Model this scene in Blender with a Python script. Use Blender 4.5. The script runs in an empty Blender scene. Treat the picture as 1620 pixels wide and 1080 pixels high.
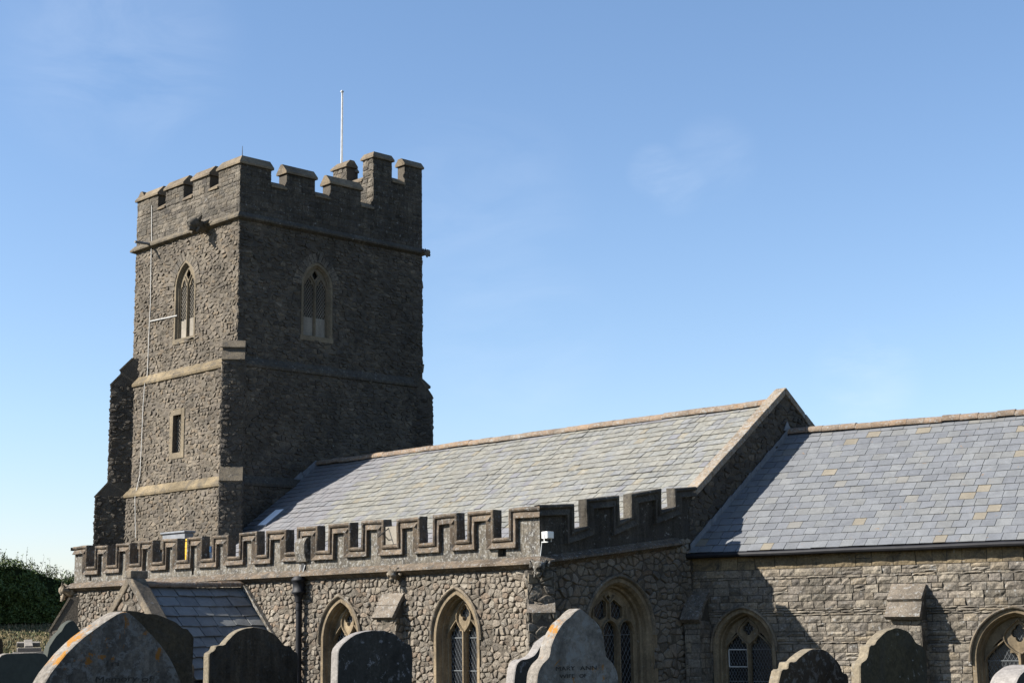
import bpy, math, random
import numpy as np
from mathutils import Vector, Matrix, noise
from mathutils.geometry import tessellate_polygon

SC = bpy.context.scene
COL = SC.collection
rad = math.radians

# ------------------------------------------------------------------ camera
FPX, YAW, PITCH, ROLL = 2479.1, rad(45.8356), rad(10.2755), rad(-0.76784)
EYE = np.array([0., 0., 1.5])
CX, CY = 810., 540.
_d = np.array([-math.sin(YAW)*math.cos(PITCH), math.cos(YAW)*math.cos(PITCH), math.sin(PITCH)])
_r = np.array([math.cos(YAW), math.sin(YAW), 0.])
_u = np.cross(_r, _d)
CR = math.cos(ROLL)*_r + math.sin(ROLL)*_u
CU = -math.sin(ROLL)*_r + math.cos(ROLL)*_u
CD = _d
cam_data = bpy.data.cameras.new('camera')
cam = bpy.data.objects.new('camera', cam_data)
COL.objects.link(cam)
cam.matrix_world = Matrix(((CR[0], CU[0], -CD[0], EYE[0]), (CR[1], CU[1], -CD[1], EYE[1]),
                           (CR[2], CU[2], -CD[2], EYE[2]), (0, 0, 0, 1)))
cam_data.sensor_width = 36.0
cam_data.lens = FPX/1620*36.0
cam_data.clip_start = 0.1
cam_data.clip_end = 3000
SC.camera = cam

# ------------------------------------------------------------------ light
SUN_AZ, SUN_EL = rad(36.0), rad(33.5)      # azimuth measured from south towards west
sdir = np.array([-math.sin(SUN_AZ)*math.cos(SUN_EL), -math.cos(SUN_AZ)*math.cos(SUN_EL), math.sin(SUN_EL)])
sl = bpy.data.lights.new('sun', 'SUN')
sl.energy = 5.0
sl.angle = rad(0.5)
sl.color = (1.0, 0.95, 0.87)
sun = bpy.data.objects.new('sun', sl)
COL.objects.link(sun)
sun.rotation_euler = Vector(sdir).to_track_quat('Z', 'Y').to_euler()
sun.location = (-40, -40, 60)

world = bpy.data.worlds.new('World')
SC.world = world
world.use_nodes = True
wn, wl = world.node_tree.nodes, world.node_tree.links
bg = wn['Background']
sky = wn.new('ShaderNodeTexSky')
sky.sky_type = 'NISHITA'
sky.sun_disc = False
sky.sun_elevation = SUN_EL
sky.sun_rotation = math.atan2(sdir[0], sdir[1])
sky.altitude = 0
sky.air_density = 1.0
sky.dust_density = 0.3
sky.ozone_density = 3.0
bg.inputs['Strength'].default_value = 0.073
# faint haze whitening low down, and one small wisp of high cloud
tc = wn.new('ShaderNodeTexCoord')
sp = wn.new('ShaderNodeSeparateXYZ'); wl.new(tc.outputs['Generated'], sp.inputs[0])
hz = wn.new('ShaderNodeValToRGB'); wl.new(sp.outputs['Z'], hz.inputs['Fac'])
e = hz.color_ramp.elements
e[0].position = 0.0; e[0].color = (0.93, 0.85, 0.95, 1)
e[1].position = 0.45; e[1].color = (0.985, 1.02, 1.04, 1)
k = e.new(0.13); k.color = (0.985, 0.965, 1.0, 1)
hm = wn.new('ShaderNodeMix'); hm.data_type = 'RGBA'; hm.blend_type = 'MULTIPLY'; hm.inputs[0].default_value = 1
wl.new(sky.outputs['Color'], hm.inputs[6]); wl.new(hz.outputs['Color'], hm.inputs[7])
def wisp_mask(px, py, deg, sx):
    v = (px-CX)/FPX*CR-(py-CY)/FPX*CU+CD; v = v/np.linalg.norm(v)
    dp = wn.new('ShaderNodeVectorMath'); dp.operation = 'DOT_PRODUCT'; dp.inputs[1].default_value = tuple(v)
    wl.new(tc.outputs['Generated'], dp.inputs[0])
    mr = wn.new('ShaderNodeMapRange'); mr.interpolation_type = 'SMOOTHSTEP'
    mr.inputs['From Min'].default_value = math.cos(rad(deg)); mr.inputs['From Max'].default_value = math.cos(rad(deg*0.12))
    wl.new(dp.outputs['Value'], mr.inputs['Value'])
    mp = wn.new('ShaderNodeMapping'); mp.inputs['Scale'].default_value = sx; mp.inputs['Rotation'].default_value = (0.2, -0.35, 0.0)
    wl.new(tc.outputs['Generated'], mp.inputs['Vector'])
    cn = wn.new('ShaderNodeTexNoise'); cn.inputs['Scale'].default_value = 9; cn.inputs['Detail'].default_value = 7
    cn.inputs['Roughness'].default_value = 0.6; cn.inputs['Distortion'].default_value = 0.8
    wl.new(mp.outputs[0], cn.inputs['Vector'])
    cr = wn.new('ShaderNodeMapRange'); cr.inputs['From Min'].default_value = 0.36; cr.inputs['From Max'].default_value = 0.75
    wl.new(cn.outputs['Fac'], cr.inputs['Value'])
    mu = wn.new('ShaderNodeMath'); mu.operation = 'MULTIPLY'
    wl.new(mr.outputs[0], mu.inputs[0]); wl.new(cr.outputs[0], mu.inputs[1]); return mu.outputs[0]
last = hm.outputs[2]
for (px_, py_, dg, sc_, st) in ((1035, 272, 1.15, (1, 1, 2.6), 0.18), (1072, 298, 1.2, (1, 1, 2.6), 0.16), (1130, 250, 1.8, (1, 1, 2.6), 0.10), (1370, 600, 2.2, (1, 1, 3), 0.24), (180, 70, 5.0, (1, 1, 3), 0.14), (760, 330, 4.5, (1, 1, 2.5), 0.10), (820, 540, 4.0, (1, 1, 3), 0.10)):
    mk = wisp_mask(px_, py_, dg, sc_)
    ml = wn.new('ShaderNodeMath'); ml.operation = 'MULTIPLY'; ml.inputs[1].default_value = st; wl.new(mk, ml.inputs[0])
    cx = wn.new('ShaderNodeMix'); cx.data_type = 'RGBA'; cx.inputs[7].default_value = (5.2, 5.7, 6.6, 1)
    wl.new(ml.outputs[0], cx.inputs[0]); wl.new(last, cx.inputs[6]); last = cx.outputs[2]
wl.new(last, bg.inputs['Color'])

SC.view_settings.view_transform = 'Standard'
SC.view_settings.look = 'None'
SC.view_settings.exposure = 1.38
SC.view_settings.gamma = 1.0
SC.render.engine = 'CYCLES'
SC.cycles.max_bounces = 6

# ------------------------------------------------------------------ photograph pixel -> point on a real plane
def ray(x, y):
    return (x-CX)/FPX*CR - (y-CY)/FPX*CU + CD
def on_plane(x, y, p0, n):
    v = ray(x, y); n = np.asarray(n, float)
    return EYE + v*(np.dot(np.asarray(p0)-EYE, n)/np.dot(v, n))

# ------------------------------------------------------------------ materials
def new_mat(name):
    m = bpy.data.materials.new(name); m.use_nodes = True
    nt = m.node_tree
    return m, nt.nodes, nt.links, nt.nodes['Principled BSDF']
def ramp(N, stops, interp='LINEAR'):
    r = N.new('ShaderNodeValToRGB'); r.color_ramp.interpolation = interp
    e = r.color_ramp.elements
    while len(e) > 1: e.remove(e[-1])
    e[0].position = stops[0][0]; e[0].color = (*stops[0][1], 1)
    for p, c in stops[1:]:
        k = e.new(p); k.color = (*c, 1)
    return r
def g(v): return (v, v, v)
ALB = 0.58
ALBS = 0.455
def dim(c, k=None): return tuple(v*(k or ALB) for v in c)
def tex_noise(N, L, co, scale, detail=5, rough=0.6, dist=0.0):
    n = N.new('ShaderNodeTexNoise'); n.inputs['Scale'].default_value = scale
    n.inputs['Detail'].default_value = detail; n.inputs['Roughness'].default_value = rough
    n.inputs['Distortion'].default_value = dist
    L.new(co, n.inputs['Vector']); return n.outputs['Fac']
def mixc(N, L, fac, a, b, mode='MIX'):
    m = N.new('ShaderNodeMix'); m.data_type = 'RGBA'; m.blend_type = mode
    for s, v in ((0, fac), (6, a), (7, b)):
        if isinstance(v, (int, float)): m.inputs[s].default_value = v
        elif isinstance(v, tuple): m.inputs[s].default_value = (*v, 1)
        else: L.new(v, m.inputs[s])
    return m.outputs[2]
def stone_mat(name, cols, big=0.45, fine=0.35, pale=0.0, orange=0.0, dark=0.0, scale=1.0, bump=0.5, rough=0.92, streak=0.0, spec=0.2, palecol=(0.50, 0.49, 0.46), bscale=1.0, orange_col=(0.46, 0.20, 0.03)):
    m, N, L, P = new_mat(name)
    co = N.new('ShaderNodeTexCoord').outputs['Object']
    geo = N.new('ShaderNodeNewGeometry')
    cols = [tuple(v*w for v, w in zip(dim(c, ALBS), (1.06, 1.0, 0.92))) for c in cols]; palecol = dim(palecol, ALBS); orange_col = dim(orange_col, 0.52)
    r = ramp(N, [(i/max(1, len(cols)-1), c) for i, c in enumerate(cols)])
    L.new(geo.outputs['Random Per Island'], r.inputs[0])
    c = r.outputs[0]
    n1 = tex_noise(N, L, co, 0.9*scale, 6, 0.62, 0.3)
    r1 = ramp(N, [(0.3, g(1-big)), (0.7, g(1+big))]); L.new(n1, r1.inputs[0])
    c = mixc(N, L, 1.0, c, r1.outputs[0], 'MULTIPLY')
    n2 = tex_noise(N, L, co, 22*scale, 6, 0.7)
    r2 = ramp(N, [(0.3, g(1-fine)), (0.7, g(1+fine))]); L.new(n2, r2.inputs[0])
    c = mixc(N, L, 1.0, c, r2.outputs[0], 'MULTIPLY')
    if streak:
        mpp = N.new('ShaderNodeMapping'); mpp.inputs['Scale'].default_value = (6, 6, 0.7); L.new(co, mpp.inputs['Vector'])
        n6 = tex_noise(N, L, mpp.outputs[0], 1.6*scale, 5, 0.6)
        r6 = ramp(N, [(0.35, g(1-streak)), (0.65, g(1+streak*0.6))]); L.new(n6, r6.inputs[0])
        c = mixc(N, L, 1.0, c, r6.outputs[0], 'MULTIPLY')
    if dark:
        n3 = tex_noise(N, L, co, 2.3*scale, 7, 0.7, 0.6)
        r3 = ramp(N, [(0.48, g(0)), (0.62, g(dark))]); L.new(n3, r3.inputs[0])
        c = mixc(N, L, r3.outputs[0], c, (0.045, 0.042, 0.038))
    if pale:
        n4 = tex_noise(N, L, co, 7.5*scale, 8, 0.75, 0.3)
        r4 = ramp(N, [(0.66-0.16*pale, g(0)), (0.72-0.16*pale, g(0.85))]); L.new(n4, r4.inputs[0])
        c = mixc(N, L, r4.outputs[0], c, palecol)
    if orange:
        mo = N.new('ShaderNodeMapping'); mo.inputs['Location'].default_value = (7.3, 2.1, 5.7); L.new(co, mo.inputs['Vector'])
        n5 = tex_noise(N, L, mo.outputs[0], 4.2*scale, 7, 0.7, 0.5)
        r5 = ramp(N, [(0.72-0.17*orange, g(0)), (0.77-0.17*orange, g(0.9))]); L.new(n5, r5.inputs[0])
        c = mixc(N, L, r5.outputs[0], c, orange_col)
    L.new(c, P.inputs['Base Color'])
    P.inputs['Roughness'].default_value = rough
    P.inputs['Specular IOR Level'].default_value = spec
    b = N.new('ShaderNodeBump'); b.inputs['Strength'].default_value = bump; b.inputs['Distance'].default_value = 0.03
    nb = tex_noise(N, L, co, 16*scale*bscale, 8, 0.7); L.new(nb, b.inputs['Height'])
    L.new(b.outputs[0], P.inputs['Normal'])
    return m
def plain_mat(name, col, rough=0.5, metal=0.0, vary=0.15, spec=0.5, scale=6.0):
    m, N, L, P = new_mat(name)
    co = N.new('ShaderNodeTexCoord').outputs['Object']
    n1 = tex_noise(N, L, co, scale, 6, 0.65)
    r1 = ramp(N, [(0.3, tuple(v*(1-vary) for v in col)), (0.7, tuple(min(1, v*(1+vary)) for v in col))]); L.new(n1, r1.inputs[0])
    L.new(r1.outputs[0], P.inputs['Base Color'])
    P.inputs['Roughness'].default_value = rough; P.inputs['Metallic'].default_value = metal
    P.inputs['Specular IOR Level'].default_value = spec
    return m

M = {}
M['tower_rubble'] = stone_mat('tower_rubble', [(0.15, 0.133, 0.112), (0.22, 0.195, 0.16), (0.19, 0.172, 0.152), (0.26, 0.23, 0.19), (0.20, 0.178, 0.155), (0.28, 0.245, 0.20), (0.24, 0.195, 0.145)], big=0.32, fine=0.3, pale=0.15, orange=0.2, dark=0.35, bump=0.55)
# darker stone mixes: tower east side and buttresses, aisle east battlements, nave gable
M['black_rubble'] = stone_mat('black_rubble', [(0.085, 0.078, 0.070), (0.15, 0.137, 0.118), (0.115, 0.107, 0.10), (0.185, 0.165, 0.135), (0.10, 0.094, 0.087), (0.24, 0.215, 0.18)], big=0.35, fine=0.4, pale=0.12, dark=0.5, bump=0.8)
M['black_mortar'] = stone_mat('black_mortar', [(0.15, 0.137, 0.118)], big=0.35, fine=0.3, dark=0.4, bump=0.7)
M['black_ashlar'] = stone_mat('black_ashlar', [(0.07, 0.066, 0.06), (0.12, 0.112, 0.10), (0.16, 0.147, 0.125), (0.09, 0.085, 0.075), (0.13, 0.118, 0.098)], big=0.4, fine=0.45, pale=0.4, dark=0.7, streak=0.3, bump=0.9)
M['tower_mortar'] = stone_mat('tower_mortar', [(0.21, 0.19, 0.16)], big=0.35, fine=0.25, dark=0.35, bump=0.7)
M['tower_ashlar'] = stone_mat('tower_ashlar', [(0.11, 0.10, 0.09), (0.20, 0.185, 0.16), (0.27, 0.245, 0.21), (0.15, 0.14, 0.12), (0.23, 0.20, 0.16)], big=0.35, fine=0.35, pale=0.3, dark=0.6, streak=0.2, bump=0.8)
M['aisle_rubble'] = stone_mat('aisle_rubble', [(0.20, 0.18, 0.155), (0.33, 0.30, 0.255), (0.26, 0.24, 0.215), (0.36, 0.325, 0.275), (0.30, 0.24, 0.19), (0.40, 0.375, 0.33), (0.22, 0.185, 0.15)], big=0.30, fine=0.32, pale=0.35, dark=0.3, bump=0.9)
M['aisle_mortar'] = stone_mat('aisle_mortar', [(0.15, 0.135, 0.115)], big=0.3, fine=0.3, bump=0.7)
M['block_stone'] = stone_mat('block_stone', [(0.20, 0.188, 0.165), (0.34, 0.31, 0.265), (0.26, 0.243, 0.222), (0.43, 0.395, 0.335), (0.19, 0.178, 0.165), (0.40, 0.35, 0.275), (0.30, 0.28, 0.26)], big=0.25, fine=0.45, pale=0.5, dark=0.5, bump=1.0)
M['block_mortar'] = stone_mat('block_mortar', [(0.13, 0.12, 0.105)], big=0.3, fine=0.3, bump=0.7)
M['parapet_stone'] = stone_mat('parapet_stone', [(0.235, 0.22, 0.19)], big=0.4, fine=0.45, pale=0.85, dark=0.85, orange=0.12, streak=0.4, bump=0.8, scale=1.5)
M['moulding_stone'] = stone_mat('moulding_stone', [(0.215, 0.175, 0.135)], big=0.45, fine=0.45, pale=0.65, dark=0.8, orange=0.3, bump=0.8, scale=1.8)
M['drip_stone'] = stone_mat('drip_stone', [(0.29, 0.24, 0.16)], big=0.45, fine=0.4, pale=0.25, dark=0.6, orange=0.2, bump=0.6, orange_col=(0.36, 0.24, 0.06))
M['cap_stone'] = stone_mat('cap_stone', [(0.30, 0.25, 0.18), (0.26, 0.215, 0.16), (0.33, 0.285, 0.22)], big=0.35, fine=0.35, pale=0.35, dark=0.45, orange=0.42, bump=0.6)
M['coping_stone'] = stone_mat('coping_stone', [(0.36, 0.29, 0.215), (0.42, 0.36, 0.29), (0.33, 0.27, 0.20)], big=0.3, fine=0.5, pale=0.95, dark=0.3, orange=0.2, bump=0.8, scale=1.6)
M['ridge_tile'] = stone_mat('ridge_tile', [(0.36, 0.28, 0.22), (0.32, 0.27, 0.225), (0.40, 0.30, 0.22), (0.34, 0.30, 0.26)], big=0.3, fine=0.45, pale=0.75, dark=0.3, orange=0.5, bump=0.8, scale=1.6)
M['string_dark'] = stone_mat('string_dark', [(0.20, 0.175, 0.135)], big=0.45, fine=0.4, pale=0.35, dark=0.75, orange=0.1, bump=0.7, scale=1.5)
M['cap_grey'] = stone_mat('cap_grey', [(0.27, 0.24, 0.205)], big=0.4, fine=0.45, pale=0.7, dark=0.5, orange=0.15, bump=0.9, scale=1.6)
M['dressed'] = stone_mat('dressed_stone', [(0.35, 0.285, 0.195)], big=0.4, fine=0.28, pale=0.25, dark=0.32, streak=0.25, orange=0.25, bump=0.4, orange_col=(0.36, 0.24, 0.10))
M['hood_stone'] = stone_mat('hood_stone', [(0.29, 0.25, 0.195)], big=0.45, fine=0.4, pale=0.45, dark=0.7, orange=0.1, bump=0.4)
M['tower_dressed'] = stone_mat('tower_dressed', [(0.29, 0.25, 0.185)], big=0.3, fine=0.3, pale=0.1, dark=0.35, bump=0.35)
M['slab_stone'] = stone_mat('slab_stone', [(0.40, 0.38, 0.34)], big=0.25, fine=0.2, streak=0.15, bump=0.2)

def slate_mat(name, cols, pale=0.0, orange=0.0, blotch=0.25, rough=0.55, each=0.10):
    m, N, L, P = new_mat(name)
    co = N.new('ShaderNodeTexCoord').outputs['Object']
    geo = N.new('ShaderNodeNewGeometry')
    r = ramp(N, [(p, dim(c)) for p, c in cols], 'CONSTANT' if len(cols) > 6 else 'LINEAR')
    L.new(geo.outputs['Random Per Island'], r.inputs[0])
    c = r.outputs[0]
    # each slate its own slight lightness
    mm = N.new('ShaderNodeMath'); mm.operation = 'MULTIPLY'; mm.inputs[1].default_value = 37.7; L.new(geo.outputs['Random Per Island'], mm.inputs[0])
    fr = N.new('ShaderNodeMath'); fr.operation = 'FRACT'; L.new(mm.outputs[0], fr.inputs[0])
    rv = ramp(N, [(0, g(1-each)), (1, g(1+each*0.9))]); L.new(fr.outputs[0], rv.inputs[0])
    c = mixc(N, L, 1.0, c, rv.outputs[0], 'MULTIPLY')
    n1 = tex_noise(N, L, co, 3.2, 7, 0.65, 0.8)
    r1 = ramp(N, [(0.3, g(1-blotch)), (0.7, g(1+blotch))]); L.new(n1, r1.inputs[0])
    c = mixc(N, L, 1.0, c, r1.outputs[0], 'MULTIPLY')
    nf = tex_noise(N, L, co, 40, 5, 0.7)
    rf = ramp(N, [(0.3, g(0.86)), (0.7, g(1.12))]); L.new(nf, rf.inputs[0])
    c = mixc(N, L, 1.0, c, rf.outputs[0], 'MULTIPLY')
    if pale:
        n4 = tex_noise(N, L, co, 9, 8, 0.78, 0.4)
        r4 = ramp(N, [(0.63-0.14*pale, g(0)), (0.74-0.14*pale, g(0.75))]); L.new(n4, r4.inputs[0])
        c = mixc(N, L, r4.outputs[0], c, dim((0.42, 0.41, 0.36)))
    if orange:
        mo = N.new('ShaderNodeMapping'); mo.inputs['Location'].default_value = (3.3, 8.1, 1.7); L.new(co, mo.inputs['Vector'])
        n5 = tex_noise(N, L, mo.outputs[0], 5.5, 6, 0.7, 0.6)
        r5 = ramp(N, [(0.70-0.13*orange, g(0)), (0.76-0.13*orange, g(0.7))]); L.new(n5, r5.inputs[0])
        c = mixc(N, L, r5.outputs[0], c, dim((0.34, 0.20, 0.09)))
    L.new(c, P.inputs['Base Color'])
    P.inputs['Roughness'].default_value = rough
    P.inputs['Specular IOR Level'].default_value = 0.35
    b = N.new('ShaderNodeBump'); b.inputs['Strength'].default_value = 0.25; b.inputs['Distance'].default_value = 0.02
    nb = tex_noise(N, L, co, 12, 6, 0.65); L.new(nb, b.inputs['Height']); L.new(b.outputs[0], P.inputs['Normal'])
    return m
M['slate_old'] = slate_mat('slate_old', [(0, (0.260, 0.252, 0.222)), (0.18, (0.278, 0.268, 0.230)), (0.36, (0.250, 0.249, 0.230)), (0.52, (0.268, 0.262, 0.230)), (0.66, (0.246, 0.246, 0.243)), (0.8, (0.286, 0.272, 0.230)), (0.9, (0.260, 0.259, 0.243)), (0.975, (0.30, 0.266, 0.20))], pale=0.8, orange=0.38, each=0.09, blotch=0.2)
M['slate_new'] = slate_mat('slate_new', [(0, (0.240, 0.234, 0.243)), (0.3, (0.258, 0.252, 0.257)), (0.6, (0.236, 0.238, 0.25)), (1, (0.25, 0.242, 0.246))], blotch=0.14, each=0.07)
M['slate_grey'] = slate_mat('slate_grey', [(0, (0.212, 0.219, 0.229)), (0.16, (0.226, 0.233, 0.240)), (0.34, (0.206, 0.213, 0.226)), (0.5, (0.234, 0.239, 0.240)), (0.64, (0.214, 0.221, 0.231)), (0.78, (0.233, 0.235, 0.230)), (0.88, (0.198, 0.206, 0.219)), (0.942, (0.290, 0.255, 0.196)), (0.972, (0.250, 0.241, 0.218))], orange=0.40, blotch=0.15, pale=0.0, each=0.08)
M['slate_porch'] = slate_mat('slate_porch', [(0, (0.25, 0.255, 0.25)), (0.4, (0.29, 0.295, 0.285)), (0.7, (0.22, 0.225, 0.225)), (1, (0.31, 0.30, 0.28))], pale=0.1, blotch=0.25)
M['lead'] = plain_mat('lead', (0.13, 0.138, 0.15), 0.7, 0.0, 0.25)
M['black_iron'] = plain_mat('black_iron', (0.011, 0.011, 0.013), 0.6, 0.0, 0.3, spec=0.2)
M['white_paint'] = plain_mat('white_paint', (0.55, 0.55, 0.53), 0.45, 0.0, 0.08)
M['white_strap'] = plain_mat('white_strap', (0.40, 0.40, 0.385), 0.6, 0.0, 0.1)
M['conductor'] = plain_mat('conductor', (0.27, 0.265, 0.25), 0.7, 0.0, 0.2)
M['pole_paint'] = plain_mat('pole_paint', (0.40, 0.40, 0.39), 0.5, 0.0, 0.2)
M['glass_dark'] = plain_mat('glass_dark', (0.008, 0.009, 0.011), 0.25, 0.0, 0.4, scale=1.5, spec=0.35)
M['lead_came'] = plain_mat('lead_came', (0.10, 0.11, 0.115), 0.6, 0.0, 0.2)
M['void'] = plain_mat('louvre_board', (0.02, 0.02, 0.02), 0.9, 0.0, 0.2)
M['skylight_glass'] = plain_mat('skylight_glass', (0.85, 0.87, 0.90), 0.3, 0.0, 0.03)
M['lamp_lens'] = plain_mat('lamp_lens', (0.72, 0.70, 0.64), 0.25, 0.0, 0.05)
M['yellow'] = plain_mat('yellow_plastic', (0.50, 0.29, 0.01), 0.45, 0.0, 0.08)
M['blue'] = plain_mat('blue_sheet', (0.02, 0.09, 0.20), 0.5, 0.0, 0.15)
M['bronze'] = plain_mat('bronze', (0.05, 0.048, 0.04), 0.5, 0.4, 0.2)

# ------------------------------------------------------------------ mesh helpers
Z3 = np.array([0., 0., 1.])
class MB:
    def __init__(s): s.v = []; s.f = []; s.m = []
    def add(s, verts, faces, mi=0):
        b = len(s.v); s.v.extend([tuple(map(float, p)) for p in verts])
        s.f.extend([tuple(b+i for i in f) for f in faces]); s.m.extend([mi]*len(faces))
    def box(s, c, ax, ay, az, mi=0):
        c, ax, ay, az = map(np.asarray, (c, ax, ay, az))
        vs = [c+i*ax+j*ay+k*az for k in (-1, 1) for j in (-1, 1) for i in (-1, 1)]
        s.add(vs, [(0, 2, 3, 1), (4, 5, 7, 6), (0, 1, 5, 4), (2, 6, 7, 3), (0, 4, 6, 2), (1, 3, 7, 5)], mi)
    def strip(s, rows, mi=0, close=False):
        n = len(rows[0]); vs = [p for r in rows for p in r]; fs = []
        for i in range(len(rows)-1):
            for j in range(n if close else n-1):
                k = (j+1) % n
                fs.append((i*n+j, i*n+k, (i+1)*n+k, (i+1)*n+j))
        s.add(vs, fs, mi)
    def poly(s, outer, holes=(), mi=0):
        loops = [[Vector(p) for p in outer]] + [[Vector(p) for p in h] for h in holes]
        flat = [p for l in loops for p in l]
        tr = tessellate_polygon(loops)
        s.add([tuple(p) for p in flat], tr, mi)
    def prism(s, pts, ext, mi=0):
        pts = [np.asarray(p, float) for p in pts]; ext = np.asarray(ext, float)
        q = [p+ext for p in pts]
        s.poly(pts, mi=mi); s.poly(q, mi=mi)
        n = len(pts)
        s.add(pts+q, [(i, (i+1) % n, n+(i+1) % n, n+i) for i in range(n)], mi)
    def tube(s, path, r, n=8, mi=0):
        path = [np.asarray(p, float) for p in path]; rows = []
        for i, p in enumerate(path):
            t = path[min(i+1, len(path)-1)]-path[max(i-1, 0)]; t = t/(np.linalg.norm(t)+1e-9)
            a = np.cross(t, Z3 if abs(t[2]) < 0.9 else np.array([1., 0, 0])); a /= np.linalg.norm(a); b = np.cross(t, a)
            rr = r[i] if isinstance(r, (list, tuple)) else r
            rows.append([p+rr*(math.cos(k*2*math.pi/n)*a+math.sin(k*2*math.pi/n)*b) for k in range(n)])
        s.strip(rows, mi, True)
        s.add(rows[0], [tuple(range(n))], mi); s.add(rows[-1], [tuple(reversed(range(n)))], mi)
    def build(s, name, mats, parent=None, smooth=False, base=None, bevel=0.0, normals=True):
        me = bpy.data.meshes.new(name)
        vs = s.v
        if base is not None: vs = [(p[0]-base[0], p[1]-base[1], p[2]-base[2]) for p in vs]
        me.from_pydata(vs, [], s.f)
        for m in mats: me.materials.append(m)
        me.polygons.foreach_set('material_index', s.m)
        if smooth: me.polygons.foreach_set('use_smooth', [True]*len(s.f))
        me.update()
        if normals:
            import bmesh
            bm = bmesh.new(); bm.from_mesh(me); bmesh.ops.remove_doubles(bm, verts=bm.verts, dist=1e-5) if bevel else None
            bmesh.ops.recalc_face_normals(bm, faces=bm.faces); bm.to_mesh(me); bm.free()
        o = bpy.data.objects.new(name, me); COL.objects.link(o)
        if base is not None: o.location = base
        if parent is not None:
            o.parent = parent
            if parent.parent is None and parent.type == 'EMPTY':
                o.matrix_parent_inverse = Matrix.Translation(-Vector(parent.location))
        if bevel:
            b = o.modifiers.new('bevel', 'BEVEL'); b.width = bevel; b.segments = 2; b.limit_method = 'ANGLE'; b.angle_limit = rad(40)
        return o
def tag(o, label=None, cat=None, group=None, kind=None):
    if label: o['label'] = label
    if cat: o['category'] = cat
    if group: o['group'] = group
    if kind: o['kind'] = kind
    return o
def empty(name, loc):
    o = bpy.data.objects.new(name, None); COL.objects.link(o); o.location = loc; o.empty_display_size = 0.5
    bpy.context.view_layer.update()
    return o

class Fr:
    """a wall frame: u runs along the wall, z is height, d is the distance out of the wall"""
    def __init__(s, o, u, n):
        s.o = np.array([o[0], o[1], 0.]); s.u = np.asarray(u, float)/np.linalg.norm(u); s.n = np.asarray(n, float)/np.linalg.norm(n)
    def P(s, u, z, d=0.0): return s.o+u*s.u+z*Z3+d*s.n
    def px(s, x, y, d=0.0):
        q = on_plane(x, y, s.P(0, 0, d), s.n); return float((q-s.o)@s.u), float(q[2])
def clip(poly, nx, ny, c):
    out = []
    n = len(poly)
    for i in range(n):
        p, q = poly[i], poly[(i+1) % n]
        a = nx*p[0]+ny*p[1]-c; b = nx*q[0]+ny*q[1]-c
        if a <= 0: out.append(p)
        if (a < 0 < b) or (b < 0 < a):
            t = a/(a-b); out.append((p[0]+t*(q[0]-p[0]), p[1]+t*(q[1]-p[1])))
    return out
def chaikin(poly):
    out = []
    n = len(poly)
    for i in range(n):
        p, q = poly[i], poly[(i+1) % n]
        if math.hypot(p[0]-q[0], p[1]-q[1]) < 0.012: continue
        out.append((0.86*p[0]+0.14*q[0], 0.86*p[1]+0.14*q[1])); out.append((0.14*p[0]+0.86*q[0], 0.14*p[1]+0.86*q[1]))
    return out
def stone_geom(mb, fr, poly, h, rng, mi, base=-0.016, rnd=0.5):
    n = len(poly)
    cx = sum(p[0] for p in poly)/n; cz = sum(p[1] for p in poly)/n
    tx, tz = rng.uniform(-0.30, 0.30, 2)
    hh = h*rng.uniform(0.25, 1.4)
    rings = ((1.0, base, 0), (0.94, hh*0.45, 0.35), (0.80, hh*0.90, 0.55), (0.42, hh*1.02, 0.6))
    vs = []
    for sc, z, jt in rings:
        for p in poly:
            k = sc*(1+rng.uniform(-0.06, 0.06)) if jt else sc
            du, dz = (p[0]-cx)*k, (p[1]-cz)*k
            w = 0 if jt == 0 else (tx*du+tz*dz)+rng.uniform(-1, 1)*h*0.26*jt
            vs.append(fr.P(cx+du, cz+dz, z+w))
    vs.append(fr.P(cx, cz, hh*rng.uniform(0.9, 1.15)))
    fs = []
    m = len(rings)-1
    for k in range(m):
        for i in range(n):
            j = (i+1) % n; fs.append((k*n+i, k*n+j, (k+1)*n+j, (k+1)*n+i))
    fs += [(m*n+i, m*n+(i+1) % n, (m+1)*n) for i in range(n)]
    mb.add(vs, fs, mi)
class Arch:
    """pointed opening: half width a, bottom zb, springing zs, rise h, centred on uc"""
    def __init__(s, uc, a, zb, zs, h):
        s.uc, s.a, s.zb, s.zs, s.h = uc, a, zb, zs, h
        s.c = (h*h-a*a)/(2*a); s.R = a+s.c
    def pts(s, r=0.0, n=12, bottom=None, half=None):
        zb = s.zb if bottom is None else bottom
        R = s.R+r; top = math.sqrt(max(1e-6, R*R-s.c*s.c))
        th = math.atan2(top, s.c)
        L = [(s.uc-s.a-r, zb)]
        for i in range(n+1):
            t = th*i/n; L.append((s.uc+s.c-R*math.cos(t), s.zs+R*math.sin(t)))
        Rr = [(2*s.uc-p[0], p[1]) for p in reversed(L[:-1])]
        return L+Rr
    def dist(s, u, z):
        if z < s.zb: return max(s.zb-z, 0.0) if abs(u-s.uc) < s.a else max(abs(u-s.uc)-s.a, s.zb-z)
        if z <= s.zs: return abs(u-s.uc)-s.a
        k = s.c if u < s.uc else -s.c
        return math.hypot(u-s.uc-k, z-s.zs)-s.R
    def push(s, u, z, m):
        if z < s.zb-m or s.dist(u, z) >= m: return u, z
        if z <= s.zs:
            return (s.uc+math.copysign(s.a+m, u-s.uc), z)
        k = s.c if u < s.uc else -s.c
        du, dz = u-s.uc-k, z-s.zs; l = math.hypot(du, dz)+1e-9
        return s.uc+k+du/l*(s.R+m), s.zs+dz/l*(s.R+m)
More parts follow.
